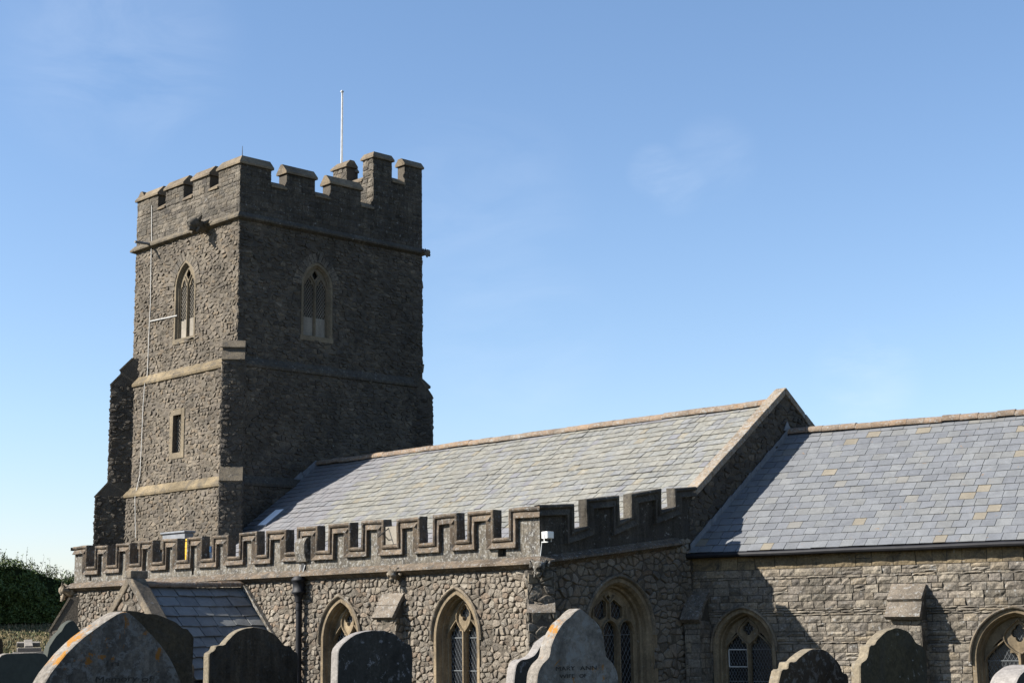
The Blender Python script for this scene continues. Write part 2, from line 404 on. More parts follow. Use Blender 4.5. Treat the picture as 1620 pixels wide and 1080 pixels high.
def rubble(mb, fr, region, cw, ch, h, seed, mi=1, holes=(), margin=0.05, gap=0.012, fine=True, skip=None):
    """region is a convex polygon in (u, z)"""
    rng = np.random.RandomState(seed)
    us = [p[0] for p in region]; zs = [p[1] for p in region]
    u0, u1, z0, z1 = min(us), max(us), min(zs), max(zs)
    nu = max(1, int(round((u1-u0)/cw))); nz = max(1, int(round((z1-z0)/ch)))
    cw = (u1-u0)/nu; ch = (z1-z0)/nz
    S = {}
    for j in range(-2, nz+2):
        off = rng.uniform(-0.5, 0.5)
        for i in range(-2, nu+2):
            if rng.rand() < 0.24: continue
            S[(i, j)] = (u0+(i+0.5+off*0.9+rng.uniform(-0.36, 0.36))*cw, z0+(j+0.5+rng.uniform(-0.26, 0.26))*ch)
    asp = cw/ch
    ar = sum(us[i]*zs[(i+1) % len(us)]-us[(i+1) % len(us)]*zs[i] for i in range(len(us)))
    sg = 1 if ar > 0 else -1
    for j in range(-1, nz+1):
        for i in range(-1, nu+1):
            if (i, j) not in S: continue
            c = S[(i, j)]
            poly = [(c[0]-2*cw, c[1]-2*ch), (c[0]+2*cw, c[1]-2*ch), (c[0]+2*cw, c[1]+2*ch), (c[0]-2*cw, c[1]+2*ch)]
            for dj in (-2, -1, 0, 1, 2):
                for di in (-2, -1, 0, 1, 2):
                    if (di or dj) and (i+di, j+dj) in S:
                        o = S[(i+di, j+dj)]
                        # bisector in a space where cells are square
                        nx, ny = (o[0]-c[0])/asp/asp, (o[1]-c[1])
                        l = math.hypot(nx, ny)+1e-9
                        mx, my = (o[0]+c[0])/2, (o[1]+c[1])/2
                        poly = clip(poly, nx/l, ny/l, (nx*mx+ny*my)/l-gap)
                        if len(poly) < 3: break
                if len(poly) < 3: break
            if len(poly) < 3: continue
            for k in range(len(region)):
                p, q = region[k], region[(k+1) % len(region)]
                nx, ny = sg*(q[1]-p[1]), -sg*(q[0]-p[0]); l = math.hypot(nx, ny)+1e-9
                poly = clip(poly, nx/l, ny/l, (nx*p[0]+ny*p[1])/l)
                if len(poly) < 3: break
            if len(poly) < 3: continue
            A = 0.5*abs(sum(poly[k][0]*poly[(k+1) % len(poly)][1]-poly[(k+1) % len(poly)][0]*poly[k][1] for k in range(len(poly))))
            if A < 0.12*cw*ch: continue
            cu = sum(p[0] for p in poly)/len(poly); cz = sum(p[1] for p in poly)/len(poly)
            if skip and skip(cu, cz): continue
            bad = False
            for a in holes:
                if a.zb-0.3 < cz and a.dist(cu, cz) < margin: bad = True
            if bad: continue
            if fine:
                poly = chaikin(poly)
                if len(poly) < 3: continue
                poly = [(p[0]+rng.uniform(-1, 1)*0.03*cw, p[1]+rng.uniform(-1, 1)*0.03*ch) for p in poly]
            if holes:
                for a in holes: poly = [a.push(p[0], p[1], margin) for p in poly]
            stone_geom(mb, fr, poly, h, rng, mi)
def block(mb, fr, u0, u1, z0, z1, h, rng, mi, rough=0.5, gap=0.008):
    nu = max(2, int((u1-u0)/0.09)); nz = max(2, int((z1-z0)/0.07))
    nu = min(nu, 6); nz = min(nz, 4)
    hh = h*rng.uniform(0.6, 1.2); tx, tz = rng.uniform(-1, 1, 2)*h*0.4
    u0 += gap*rng.uniform(0.5, 1.5); u1 -= gap*rng.uniform(0.5, 1.5); z0 += gap*rng.uniform(0.5, 1.3); z1 -= gap*rng.uniform(0.5, 1.3)
    vs = []; W = nu+1
    for j in range(nz+1):
        for i in range(nu+1):
            a, b = i/nu, j/nz
            edge = (i in (0, nu)) or (j in (0, nz))
            ju = rng.uniform(-1, 1)*0.006*(1 if i in (0, nu) else 0.5); jz = rng.uniform(-1, 1)*0.005*(1 if j in (0, nz) else 0.5)
            d = hh+tx*(a-.5)+tz*(b-.5)+rng.uniform(-1, 1)*h*rough*0.5-(h*0.45 if edge else 0)
            vs.append(fr.P(u0+a*(u1-u0)+ju, z0+b*(z1-z0)+jz, d))
    n0 = len(vs)
    border = [i for i in range(W)]+[j*W+nu for j in range(1, nz+1)]+[nz*W+i for i in range(nu-1, -1, -1)]+[j*W for j in range(nz-1, 0, -1)]
    for b in border:
        i, j = b % W, b//W
        vs.append(fr.P(u0+i/nu*(u1-u0), z0+j/nz*(z1-z0), -0.012))
    fs = [(j*W+i, j*W+i+1, (j+1)*W+i+1, (j+1)*W+i) for j in range(nz) for i in range(nu)]
    nb = len(border)
    fs += [(border[k], n0+k, n0+(k+1) % nb, border[(k+1) % nb]) for k in range(nb)]
    mb.add(vs, fs, mi)
def coursed(mb, fr, u0, u1, z0, z1, chs, wr, h, seed, mi=1, holes=(), margin=0.05, rough=0.5, ztop=None, gap=0.008, wave=0.0):
    rng = np.random.RandomState(seed)
    z = z0
    while z < z1-0.03:
        c = chs[rng.randint(len(chs))]*rng.uniform(0.92, 1.08)
        if z+c > z1-0.04: c = z1-z
        u = u0-rng.uniform(0, wr[1])
        while u < u1:
            w = rng.uniform(*wr)*(1.35 if c < 0.09 else 1.0)
            a, b = max(u, u0), min(u+w, u1)
            u += w
            if b-a < 0.05: continue
            segs = [(a, b)]
            for hl in holes:
                ns = []
                for (p, q) in segs:
                    zz = z+c/2
                    if zz < hl.zb-margin or zz > hl.zs+hl.h+margin: ns.append((p, q)); continue
                    x = hl.uc-hl.a-0.6; lo = None
                    # the hole's width at this height
                    if zz <= hl.zs: hw = hl.a+margin
                    else:
                        R = hl.R+margin; t = R*R-(zz-hl.zs)**2
                        hw = math.sqrt(t)-hl.c if t > 0 else -1
                    if hw <= 0: ns.append((p, q)); continue
                    l, r = hl.uc-hw, hl.uc+hw
                    if q <= l or p >= r: ns.append((p, q)); continue
                    if p < l: ns.append((p, l))
                    if q > r: ns.append((r, q))
                segs = ns
            for p, q in segs:
                if q-p < 0.04: continue
                if ztop is not None and z+c > ztop(0.5*(p+q)): continue
                if c > 0.17 and rng.rand() < 0.16:
                    t = z+c*rng.uniform(0.4, 0.6); block(mb, fr, p, q, z, t, h, rng, mi, rough, gap); block(mb, fr, p, q, t, z+c, h, rng, mi, rough, gap)
                else: block(mb, fr, p, q, z, z+c, h, rng, mi, rough, gap)
        z += c
def wall_face(mb, fr, outline, holes=(), mi=0, d=0.0):
    mb.poly([fr.P(u, z, d) for u, z in outline], [[fr.P(u, z, d) for u, z in h] for h in holes], mi)
def mitre(path, w):
    """offset an open (u, z) polyline to its right by w"""
    out = []
    n = len(path)
    def nrm(a, b):
        du, dz = b[0]-a[0], b[1]-a[1]; l = math.hypot(du, dz); return (dz/l, -du/l)
    for i in range(n):
        if i == 0: a = b = nrm(path[0], path[1])
        elif i == n-1: a = b = nrm(path[-2], path[-1])
        else: a, b = nrm(path[i-1], path[i]), nrm(path[i], path[i+1])
        k = 1+a[0]*b[0]+a[1]*b[1]
        out.append((path[i][0]+w*(a[0]+b[0])/k, path[i][1]+w*(a[1]+b[1])/k))
    return out
def sweep(mb, fr, path, prof, mi=0, m0=0, m1=0):
    """profile rows (inset, d) along a path; m0/m1 stretch the ends by d for a mitred corner"""
    rows = []
    for w, d in prof:
        q = mitre(path, w)
        if m0: q[0] = (q[0][0]-max(d, 0)*m0, q[0][1])
        if m1: q[-1] = (q[-1][0]+max(d, 0)*m1, q[-1][1])
        rows.append([fr.P(u, z, d) for u, z in q])
    mb.strip(rows, mi)
def slates(mb, o, u, s, length, slope, ch, wr, seed, mi=lambda a, b: 0, thick=0.012, tail=0.03, jitter=0.004, skip=None, vgap=0.005, wave=0.035):
    """rows of slates from the eaves corner o, u along the eaves, s up the slope"""
    rng = np.random.RandomState(seed)
    o, u, s = map(np.asarray, (o, u, s)); n = np.cross(u, s); n = n/np.linalg.norm(n)
    if n[2] < 0: n = -n
    rows = int(slope/ch)
    ch = slope/rows
    for r in range(rows):
        a = -rng.uniform(0, wr[1]); y0 = r*ch
        while a < length:
            w = rng.uniform(*wr); p, q = max(a, 0), min(a+w, length); a += w
            if q-p < 0.03: continue
            if skip and skip((p+q)/2, y0): continue
            y1 = min(y0+ch*1.25, slope)
            j = rng.uniform(-jitter, jitter, 4); sl_ = rng.uniform(-1, 1)*jitter*1.6
            lift = tail*rng.uniform(0.75, 1.25)
            p2, q2 = p+vgap, q-vgap
            wv = wave*noise.noise(Vector((a*0.28+seed, y0*0.45, 0)))+wave*0.34*noise.noise(Vector((a*1.1, y0*1.3, seed)))
            if rng.rand() < 0.006: sl_ -= 0.035
            o_ = o+wv*n
            t0, t1 = lift, 0.002+rng.uniform(0, 0.001)
            vs = [o_+p2*u+(y0+j[0]+sl_)*s+t0*n, o_+q2*u+(y0+j[1]-sl_)*s+(t0+j[2]*0.8)*n, o_+q2*u+y1*s+t1*n, o_+p2*u+y1*s+t1*n]
            vs += [v-thick*n for v in vs]
            mb.add(vs, [(0, 1, 2, 3), (7, 6, 5, 4), (0, 4, 5, 1), (1, 5, 6, 2), (3, 7, 4, 0)], mi((p+q)/2, y0))

# ------------------------------------------------------------------ windows
def bar(mb, fr, pts, w, d0, d1, mi):
    """a raised rib along a curve on the tracery"""
    n = len(pts); L, C, R = [], [], []
    for i in range(n):
        a, b = pts[max(i-1, 0)], pts[min(i+1, n-1)]
        du, dz = b[0]-a[0], b[1]-a[1]; l = math.hypot(du, dz)+1e-9
        nx, ny = -dz/l*w/2, du/l*w/2
        L.append(fr.P(pts[i][0]+nx, pts[i][1]+ny, d0)); R.append(fr.P(pts[i][0]-nx, pts[i][1]-ny, d0))
        C.append((fr.P(pts[i][0]+nx*.35, pts[i][1]+ny*.35, d1), fr.P(pts[i][0]-nx*.35, pts[i][1]-ny*.35, d1)))
    mb.strip([L, [c[0] for c in C], [c[1] for c in C], R], mi)
def arc_light(uc, b, zb, zc, zt, cusp=True, n=8):
    """outline of one light: sill zb, shoulders zc, apex zt; trefoil cusps if wanted"""
    L = [(uc-b, zb), (uc-b, zc)]
    H = zt-zc
    if cusp:
        for i in range(1, n):                                # side foil
            t = i/n; L.append((uc-b+b*0.52*t-b*0.10*math.sin(math.pi*t), zc+H*(0.36*t+0.16*math.sin(math.pi*t))))
        L.append((uc-b*0.48, zc+H*0.36))
        for i in range(1, n):
            t = i/n; L.append((uc-b*0.48*(1-t)-b*0.26*math.sin(math.pi*t)*(1-t*.3), zc+H*(0.36+0.64*t)))
    else:
        for i in range(1, n):
            t = i/n*math.pi/2; L.append((uc-b*math.cos(t)**0.9, zc+H*math.sin(t)**0.9))
    L.append((uc, zt))
    return L+[(2*uc-p[0], p[1]) for p in reversed(L[:-1])]
def quatrefoil(uc, zc, r, n=40, stretch=1.0):
    out = []
    for k in range(n):
        t = 2*math.pi*k/n
        best = 0
        for q in range(4):
            a = q*math.pi/2; c = 0.5*r
            b = c*math.cos(t-a); disc = (0.5*r)**2-(c*math.sin(t-a))**2
            if disc >= 0: best = max(best, b+math.sqrt(disc))
        best = max(best, 0.30*r)
        out.append((uc+best*math.cos(t), zc+best*math.sin(t)*stretch))
    return out
def cames(mb, fr, u0, u1, z0, z1, d, du, dz, w, mi):
    """diamond lattice clipped to a rectangle"""
    H = z1-z0; k = dz/du
    lines = []
    W = u1-u0
    n = int((W+H/k)/du)+2
    for sgn in (1, -1):
        for i in range(-1, n+1):
            # line: u = c + sgn*(z-z0)/k
            c = (u0-H/k+i*du) if sgn > 0 else (u0+i*du)
            pts = []
            za, zb_ = z0, z1
            if sgn > 0:
                za = max(z0, z0+(u0-c)*k); zb_ = min(z1, z0+(u1-c)*k)
            else:
                za = max(z0, z0+(c-u1)*k); zb_ = min(z1, z0+(c-u0)*k)
            if zb_-za < 0.01: continue
            A = (c+sgn*(za-z0)/k, za); B = (c+sgn*(zb_-z0)/k, zb_)
            l = math.hypot(B[0]-A[0], B[1]-A[1]); nx, ny = -(B[1]-A[1])/l*w/2, (B[0]-A[0])/l*w/2
            mb.add([fr.P(A[0]+nx, A[1]+ny, d), fr.P(A[0], A[1], d+w*0.6), fr.P(A[0]-nx, A[1]-ny, d),
                    fr.P(B[0]+nx, B[1]+ny, d), fr.P(B[0], B[1], d+w*0.6), fr.P(B[0]-nx, B[1]-ny, d)], [(0, 1, 4, 3), (1, 2, 5, 4)], mi)
def surround(mb, fr, A, hood=True, hood_r=0.18, mi=0, mh=3, depth=0.22, inner=0.10, jamb=0.0, drop=0.06):
    """hood mould, jambs and the splayed reveal; returns the outline the tracery fills"""
    prof = [(0.085+jamb, -0.03), (0.085+jamb, 0.03), (0.0, 0.03), (-0.03, -0.02), (-0.045, -depth*0.45), (-0.07, -depth*0.5), (-inner, -depth)]
    mb.strip([[fr.P(u, z, d) for u, z in A.pts(r)] for r, d in prof], mi)
    if hood:
        hz = A.zs-drop
        hp = [(hood_r, 0.0), (hood_r, 0.075), (hood_r-0.035, 0.10), (hood_r-0.06, 0.085), (0.09, 0.045), (0.08, 0.0)]
        rows = [[fr.P(u, z, d) for u, z in A.pts(r, bottom=hz)] for r, d in hp]
        mb.strip(rows, mh)
        for k in (0, -1):
            c = [r[k] for r in rows]; mb.add(c, [tuple(range(len(c)))], mh)
    return A.pts(-inner)
def plate(mb, fr, outer, holes, d, t, mi=0):
    mb.poly([fr.P(u, z, d) for u, z in outer], [[fr.P(u, z, d) for u, z in h] for h in holes], mi)
    for h in holes:
        a = [fr.P(u, z, d) for u, z in h]; b = [fr.P(u, z, d-t) for u, z in h]
        mb.strip([a, b], mi, True)
def two_light(name, fr, A, parent, mats, hood=True, hood_r=0.18, lead=(0.10, 0.17), leadw=0.012, eye=True, casement=False):
    mb = MB(); dp, inn = 0.24, 0.10
    out = surround(mb, fr, A, hood, hood_r, depth=dp, inner=inn)
    a = A.a-inn; m = 0.045; rise = math.sqrt(max(0.01, (A.R-inn)**2-A.c**2))
    b = (a-0.035-m)/2; c = m+b
    zt = A.zs+rise*0.50
    hs = [arc_light(A.uc+s*c, b, A.zb+0.05, A.zs-0.03, zt) for s in (-1, 1)]
    ez = A.zs+rise*0.63; er = rise*0.185
    hs.append(quatrefoil(A.uc, ez, er, stretch=1.15))
    plate(mb, fr, out, hs, -dp, 0.10)
    # ribs: mullion, eye and ogee light heads
    bar(mb, fr, [(A.uc, A.zb), (A.uc, A.zs+rise*0.16)], 0.10, -dp, -dp+0.07, 0)
    for s in (-1, 1):
        P0 = (A.uc, A.zs+rise*0.12)
        pts = []
        for i in range(15):
            t = i/14
            w = a*0.42*math.sin(math.pi*min(1, t*1.05))**0.9 if t < 0.96 else 0.0
            pts.append((A.uc+s*max(0.0, w), P0[1]+(rise*0.86)*t))
        bar(mb, fr, pts, 0.055, -dp, -dp+0.05, 0)
        q = []
        for i in range(9):
            t = i/8; q.append((A.uc+s*(a-0.01-(a*0.60)*t**1.4), A.zs-0.02+rise*0.50*t))
        bar(mb, fr, q, 0.05, -dp, -dp+0.045, 0)
    mb.poly([fr.P(u, z, -dp-0.085) for u, z in A.pts(-inn+0.02)], mi=1)
    for s in (-1, 1):
        cames(mb, fr, A.uc+s*c-b, A.uc+s*c+b, A.zb, A.zs+rise*0.5, -dp-0.083, lead[0], lead[1], leadw, 2)
        for zz in (A.zs-0.02, A.zs-0.75):
            mb.box(fr.P(A.uc+s*c, zz, -dp-0.07), fr.u*b, fr.n*0.008, Z3*0.008, 2)
    cames(mb, fr, A.uc-er, A.uc+er, ez-er*1.2, ez+er*1.2, -dp-0.083, lead[0], lead[1], leadw, 2)
    if casement:
        x0, x1, z0, z1 = A.uc-c-b*0.9, A.uc-c+b*0.9, A.zs-0.42, A.zs-0.03
        for (p, q, r, s_) in (((x0+x1)/2, z0, (x1-x0)/2, 0.012), ((x0+x1)/2, z1, (x1-x0)/2, 0.012), (x0, (z0+z1)/2, 0.012, (z1-z0)/2), (x1, (z0+z1)/2, 0.012, (z1-z0)/2)):
            mb.box(fr.P(p, q, -dp-0.06), fr.u*r, fr.n*0.01, Z3*s_, 4)
    # sloping sill
    mb.prism([fr.P(A.uc-A.a-0.08, A.zb-0.02, 0.05), fr.P(A.uc-A.a-0.08, A.zb-0.14, 0.05), fr.P(A.uc-A.a-0.08, A.zb-0.14, -dp), fr.P(A.uc-A.a-0.08, A.zb+0.06, -dp)], fr.u*(2*A.a+0.16), 0)
    return mb.build(name, [M['dressed'], M['glass_dark'], M['lead_came'], M['hood_stone'], M['white_strap']], parent)

# ================================================================== the church
GZ = -1.7
XE, XT, YS, XW, YN = -23.931, -43.907, 29.683, -50.65, 37.95
YR = 33.04
SL = 0.7388                                   # nave roof slope
church = empty('church', (-34, 31, GZ))
tag(church, 'grey rubble stone parish church with battlemented west tower and long slate roofs', 'church')

# ------------------------------------------------------------------ tower
frS = Fr((0, YS), (1, 0, 0), (0, -1, 0))
frE = Fr((XT, 0), (0, 1, 0), (1, 0, 0))
AS = Arch(-47.2, 0.60, 11.66, 13.50, 0.90)
AT = Arch(33.0, 0.60, 11.62, 13.45, 0.78)
def rect(o): return [(XW-o, YS-o), (XT+o, YS-o), (XT+o, YN+o), (XW-o, YN+o)]
def ring_rows(mb, prof, mi):
    k = len(mb.m); mb.strip([[(x, y, z) for x, y in rect(o)] for o, z in prof], mi, True)
    for i in range(k+1, len(mb.m), 4): mb.m[i] = 1
mb = MB()
stages = [(0.0, 10.45, 15.45, 0), (0.14, 6.35, 10.45, 1), (0.28, GZ, 6.35, 2)]
LW = [(-47.56, -47.03, 7.6, 8.92)]
for o, z0, z1, k in stages:
    s = Fr((0, YS-o), (1, 0, 0), (0, -1, 0)); e = Fr((XT+o, 0), (0, 1, 0), (1, 0, 0))
    w_ = Fr((XW-o, 0), (0, 1, 0), (-1, 0, 0)); n_ = Fr((0, YN+o), (1, 0, 0), (0, 1, 0))
    hS = [AS.pts(0.02)] if k == 0 else ([[(LW[0][0], LW[0][2]), (LW[0][1], LW[0][2]), (LW[0][1], LW[0][3]), (LW[0][0], LW[0][3])]] if k == 1 else [])
    hE = [AT.pts(0.02)] if k == 0 else []
    S4 = [(XW-o, z0), (XT+o, z0), (XT+o, z1), (XW-o, z1)]; E4 = [(YS-o, z0), (YN+o, z0), (YN+o, z1), (YS-o, z1)]
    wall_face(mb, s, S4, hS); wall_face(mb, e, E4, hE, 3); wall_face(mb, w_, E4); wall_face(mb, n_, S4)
    vis = max(z0, 2.0)
    sk = None
    if k == 1: sk = lambda u, z: LW[0][0]-0.22 < u < LW[0][1]+0.22 and 7.4 < z < 9.15
    rubble(mb, s, [(XW-o, vis), (XT+o, vis), (XT+o, z1), (XW-o, z1)], 0.20, 0.115, 0.024, 11+k, 1, [AS] if k == 0 else (), 0.09, 0.010, True, sk)
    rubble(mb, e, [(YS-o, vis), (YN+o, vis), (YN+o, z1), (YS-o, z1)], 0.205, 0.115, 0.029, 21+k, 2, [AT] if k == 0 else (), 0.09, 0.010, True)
    rubble(mb, w_, [(YS-o, vis), (YN+o, vis), (YN+o, z1), (YS-o, z1)], 0.45, 0.26, 0.035, 31+k, 1, (), 0.1, 0.012, False)
    rubble(mb, n_, [(XW-o, vis), (XT+o, vis), (XT+o, z1), (XW-o, z1)], 0.45, 0.26, 0.035, 41+k, 1, (), 0.1, 0.012, False)
# recess of the slit
u0, u1, z0, z1 = LW[0]; so = Fr((0, YS-0.14), (1, 0, 0), (0, -1, 0))
mb.strip([[so.P(u0, z0, d), so.P(u1, z0, d), so.P(u1, z1, d), so.P(u0, z1, d)] for d in (0.0, -0.4)], 0, True)
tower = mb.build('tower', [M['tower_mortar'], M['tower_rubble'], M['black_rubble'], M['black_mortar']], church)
mb = MB()
ring_rows(mb, [(-0.02, 15.32), (0.08, 15.36), (0.17, 15.40), (0.18, 15.46), (0.05, 15.62), (-0.02, 15.64)], 0)
mb.build('string_course', [M['string_dark'], M['black_ashlar']], tower)
for o0, o1, zt in ((0.14, 0.0, 10.62), (0.28, 0.14, 6.58)):
    mb = MB()
    ring_rows(mb, [(o0-0.02, zt-0.40), (o0+0.07, zt-0.36), (o0+0.08, zt-0.28), (o1+0.02, zt), (o1-0.05, zt+0.01)], 0)
    mb.build('set_off', [M['drip_stone'], M['black_ashlar']], tower)
# parapet
def cap(mb, path, z0, prof, mi):
    rows = []
    for w, z in prof:
        rows.append([(p[0], p[1], z0+z) for p in mitre(path, w)])
    rows.append(rows[0]); mb.strip(rows, mi)
    for k in (0, -1): mb.add([r[k] for r in rows[:-1]], [tuple(range(len(rows)-1))], mi)
CAP = [(0.08, 0.0), (0.08, 0.075), (-0.17, 0.36), (-0.28, 0.36), (-0.53, 0.07), (-0.53, 0.0)]
SIL = [(0.06, -0.13), (0.06, -0.06), (-0.20, 0.13), (-0.28, 0.13), (-0.51, -0.06), (-0.51, -0.13)]
TH = 0.45; PB, SZ, EZ = 15.62, 16.86, 17.34
Sm = [(XW, -49.21), (-48.67, -47.48), (-46.87, -45.79), (-45.23, XT)]
Em = [(YS, 30.97), (31.63, 32.88), (33.57, 34.97)]
Tm = [(35.57, 36.46), (37.08, YN)]
mb = MB()
def bx(mb, x0, x1, y0, y1, z0, z1, mi=0):
    mb.box(((x0+x1)/2, (y0+y1)/2, (z0+z1)/2), ((x1-x0)/2, 0, 0), (0, (y1-y0)/2, 0), (0, 0, (z1-z0)/2), mi)
bx(mb, XW, XT, YS, YS+TH, PB, SZ-0.1); bx(mb, XW, XT-2.45, YN-TH, YN, PB, SZ-0.1)
bx(mb, XT-TH, XT, YS+TH, 35.57, PB, SZ-0.1); bx(mb, XW, XW+TH, YS+TH, YN-TH, PB, SZ-0.1)
coursed(mb, frS, XW, XT, PB, SZ-0.1, [0.12, 0.16, 0.20, 0.14], (0.18, 0.5), 0.026, 51, 1, gap=0.006, rough=0.8)
coursed(mb, frE, YS, 35.57, PB, SZ-0.1, [0.12, 0.16, 0.20, 0.14], (0.2, 0.55), 0.024, 52, 3, gap=0.006, rough=0.8)
rng = np.random.RandomState(5)
for i, (a, b) in enumerate(Sm):
    bx(mb, a, b, YS, YS+TH, SZ-0.1, EZ)
    coursed(mb, frS, a, b, SZ-0.1, EZ, [0.13, 0.18, 0.2], (0.2, 0.45), 0.026, 60+i, 1, gap=0.006, rough=0.8)
for i, (a, b) in enumerate(Em):
    bx(mb, XT-TH, XT, max(a, YS+TH), b, SZ-0.1, EZ)
    coursed(mb, frE, a, b, SZ-0.1, EZ, [0.13, 0.18, 0.2], (0.2, 0.5), 0.024, 70+i, 3, gap=0.006, rough=0.8)
for (a, b) in Em + [(36.2, YN)]:                                    # far side
    bx(mb, XW, XW+TH, a+0.02 if a > YS+1 else YS+TH, b, SZ-0.1, EZ)
    cap(mb, [(XW, b), (XW, a)], EZ, CAP, 2)
for (a, b) in Sm[1:3]:
    bx(mb, a, b, YN-TH, YN, SZ-0.1, EZ); cap(mb, [(b, YN), (a, YN)], EZ, CAP, 2)
for a, b in Sm[:3]: cap(mb, [(a-(0.07 if a > XW else 0.08), YS), (b+0.07, YS)], EZ+rng.uniform(-.02, .02), CAP, 2)
cap(mb, [(Sm[3][0]-0.07, YS), (XT, YS), (XT, Em[0][1]+0.07)], EZ, CAP, 2)
for a, b in Em[1:]: cap(mb, [(XT, a-0.07), (XT, b+0.07)], EZ+rng.uniform(-.02, .02), CAP, 2)
for (a, _), (b, _2) in zip([(m[1], 0) for m in Sm[:-1]], [(m[0], 0) for m in Sm[1:]]): cap(mb, [(a+0.002, YS), (b-0.002, YS)], SZ, SIL, 2)
for a, b in ((Em[0][1], Em[1][0]), (Em[1][1], Em[2][0]), (Em[2][1], 35.57)): cap(mb, [(XT, a+0.002), (XT, b-0.002)], SZ, SIL, 2)
# raised stair turret at the far corner
TX = XT-2.45; TZ, TE = 18.08, 18.74
bx(mb, TX, XT, 35.57, YN, PB, TZ-0.1)
frT = Fr((0, 35.57), (1, 0, 0), (0, -1, 0))
coursed(mb, frE, 35.57, YN, PB, TZ-0.1, [0.12, 0.16, 0.20, 0.14], (0.2, 0.5), 0.024, 81, 3, gap=0.006, rough=0.8)
coursed(mb, frT, TX, XT, SZ, TZ-0.1, [0.18, 0.22], (0.25, 0.5), 0.03, 82, 1, gap=0.008, rough=0.9)
T2 = 0.40
for a, b in Tm:
    bx(mb, XT-T2, XT, a, b, TZ-0.1, TE); coursed(mb, frE, a, b, TZ-0.1, TE, [0.13, 0.18], (0.2, 0.4), 0.024, 83, 3, gap=0.006, rough=0.8)
    bx(mb, TX, TX+T2, a, b, TZ-0.1, TE)
bx(mb, XT-0.62, XT-T2, 35.57, 35.57+T2, TZ-0.1, TE); bx(mb, TX+T2, TX+0.85, 35.57, 35.57+T2, TZ-0.1, TE)
coursed(mb, frT, XT-0.62, XT, TZ-0.1, TE, [0.18, 0.22], (0.25, 0.5), 0.03, 84, 1, rough=0.9)
coursed(mb, frT, TX, TX+0.85, TZ-0.1, TE, [0.18, 0.22], (0.25, 0.5), 0.03, 85, 1, rough=0.9)
CP2 = [(0.08, 0.0), (0.08, 0.07), (-0.10, 0.28), (-0.30, 0.28), (-0.48, 0.07), (-0.48, 0.0)]
cap(mb, [(XT-0.69, 35.57), (XT, 35.57), (XT, Tm[0][1]+0.07)], TE, CP2, 2)
cap(mb, [(XT, Tm[1][0]-0.07), (XT, YN+0.05)], TE, CP2, 2)
cap(mb, [(TX, Tm[0][1]), (TX, 35.57), (TX+0.92, 35.57)], TE, CP2, 2)
cap(mb, [(XT, Tm[0][1]+0.002), (XT, Tm[1][0]-0.002)], TZ, SIL, 2)
cap(mb, [(TX+0.87, 35.57), (XT-0.63, 35.57)], TZ, SIL, 2)
cap(mb, [(TX, Tm[1][1]), (TX, Tm[1][0])], TE, CP2, 2)
mb.build('parapet', [M['black_mortar'], M['tower_ashlar'], M['cap_stone'], M['black_ashlar']], tower)
mb = MB(); bx(mb, XW+TH, XT-TH, YS+TH, YN-TH, 15.4, 15.75); mb.build('lead_roof', [M['lead']], tower)

def voussoirs(mb, fr, A, r0, r1, n, d, mi, seed):
    rng = np.random.RandomState(seed)
    R0, R1 = A.R+r0, A.R+r1
    th0 = math.atan2(math.sqrt(R0*R0-A.c**2), A.c)
    for s in (-1, 1):
        for i in range(n):
            a, b = th0*(i+0.06)/n, th0*(i+0.94)/n
            R1b = R1*rng.uniform(0.95, 1.06)
            pts = [(A.uc+s*(A.c-R*math.cos(t)), A.zs+R*math.sin(t)) for R, t in ((R0, a), (R0, b), (R1b, b), (R1b, a))]
            pts = [(min(p[0], A.uc) if False else p[0], p[1]) for p in pts]
            dd = d*rng.uniform(0.7, 1.3)
            mb.prism([fr.P(u, z, dd) for u, z in pts], -fr.n*(dd+0.03), mi)
def tower_window(name, fr, A, seed):
    mb = MB()
    dp = 0.11
    out = surround(mb, fr, A, False, depth=dp, inner=0.085)
    a = A.a-0.085; m = 0.055; rise = math.sqrt((A.R-0.085)**2-A.c**2)
    b = (a-0.03-m)/2; c = m+b
    hs = [arc_light(A.uc+s*c, b, A.zb+0.02, A.zs-0.05, A.zs+rise*0.42, True, 5) for s in (-1, 1)]
    hs.append(quatrefoil(A.uc, A.zs+rise*0.62, rise*0.17, 20, 1.35))
    plate(mb, fr, out, hs, -dp, 0.06)
    bar(mb, fr, [(A.uc, A.zb), (A.uc, A.zs+rise*0.1)], 0.10, -dp, -dp+0.05, 0)
    for s in (-1, 1):
        bar(mb, fr, [(A.uc+s*t*a*0.42, A.zs+rise*(0.12+0.42*t**0.8)) for t in np.linspace(0, 1, 6)], 0.05, -dp, -dp+0.045, 0)
        zm = A.zb+(A.zs-A.zb)*0.40
        x = A.uc+s*c
        mb.box(fr.P(x, (A.zb+zm)/2, -dp-0.065), fr.u*(b-0.002), fr.n*0.025, Z3*((zm-A.zb)/2-0.01), 1)
        cames(mb, fr, x-b, x+b, zm, A.zs+rise*0.42, -dp-0.05, 0.105, 0.15, 0.028 if fr is frE else 0.034, 2)
    mb.poly([fr.P(u, z, -dp-0.20) for u, z in A.pts(-0.06)], mi=3)
    mb.prism([fr.P(A.uc-A.a-0.12, A.zb+0.02, 0.04), fr.P(A.uc-A.a-0.12, A.zb-0.16, 0.04), fr.P(A.uc-A.a-0.12, A.zb-0.16, -dp-0.05), fr.P(A.uc-A.a-0.12, A.zb+0.04, -dp-0.05)], fr.u*(2*A.a+0.24), 0)
    voussoirs(mb, fr, A, 0.09, 0.42, 9, 0.045, 4, seed)
    return mb.build(name, [M['tower_dressed'], M['slab_stone'], M['slab_stone'], M['void'], M['tower_ashlar']], tower)
tower_window('belfry_window', frS, AS, 1)
tower_window('belfry_window', frE, AT, 2)
mb = MB()
u0, u1, z0, z1 = LW[0]
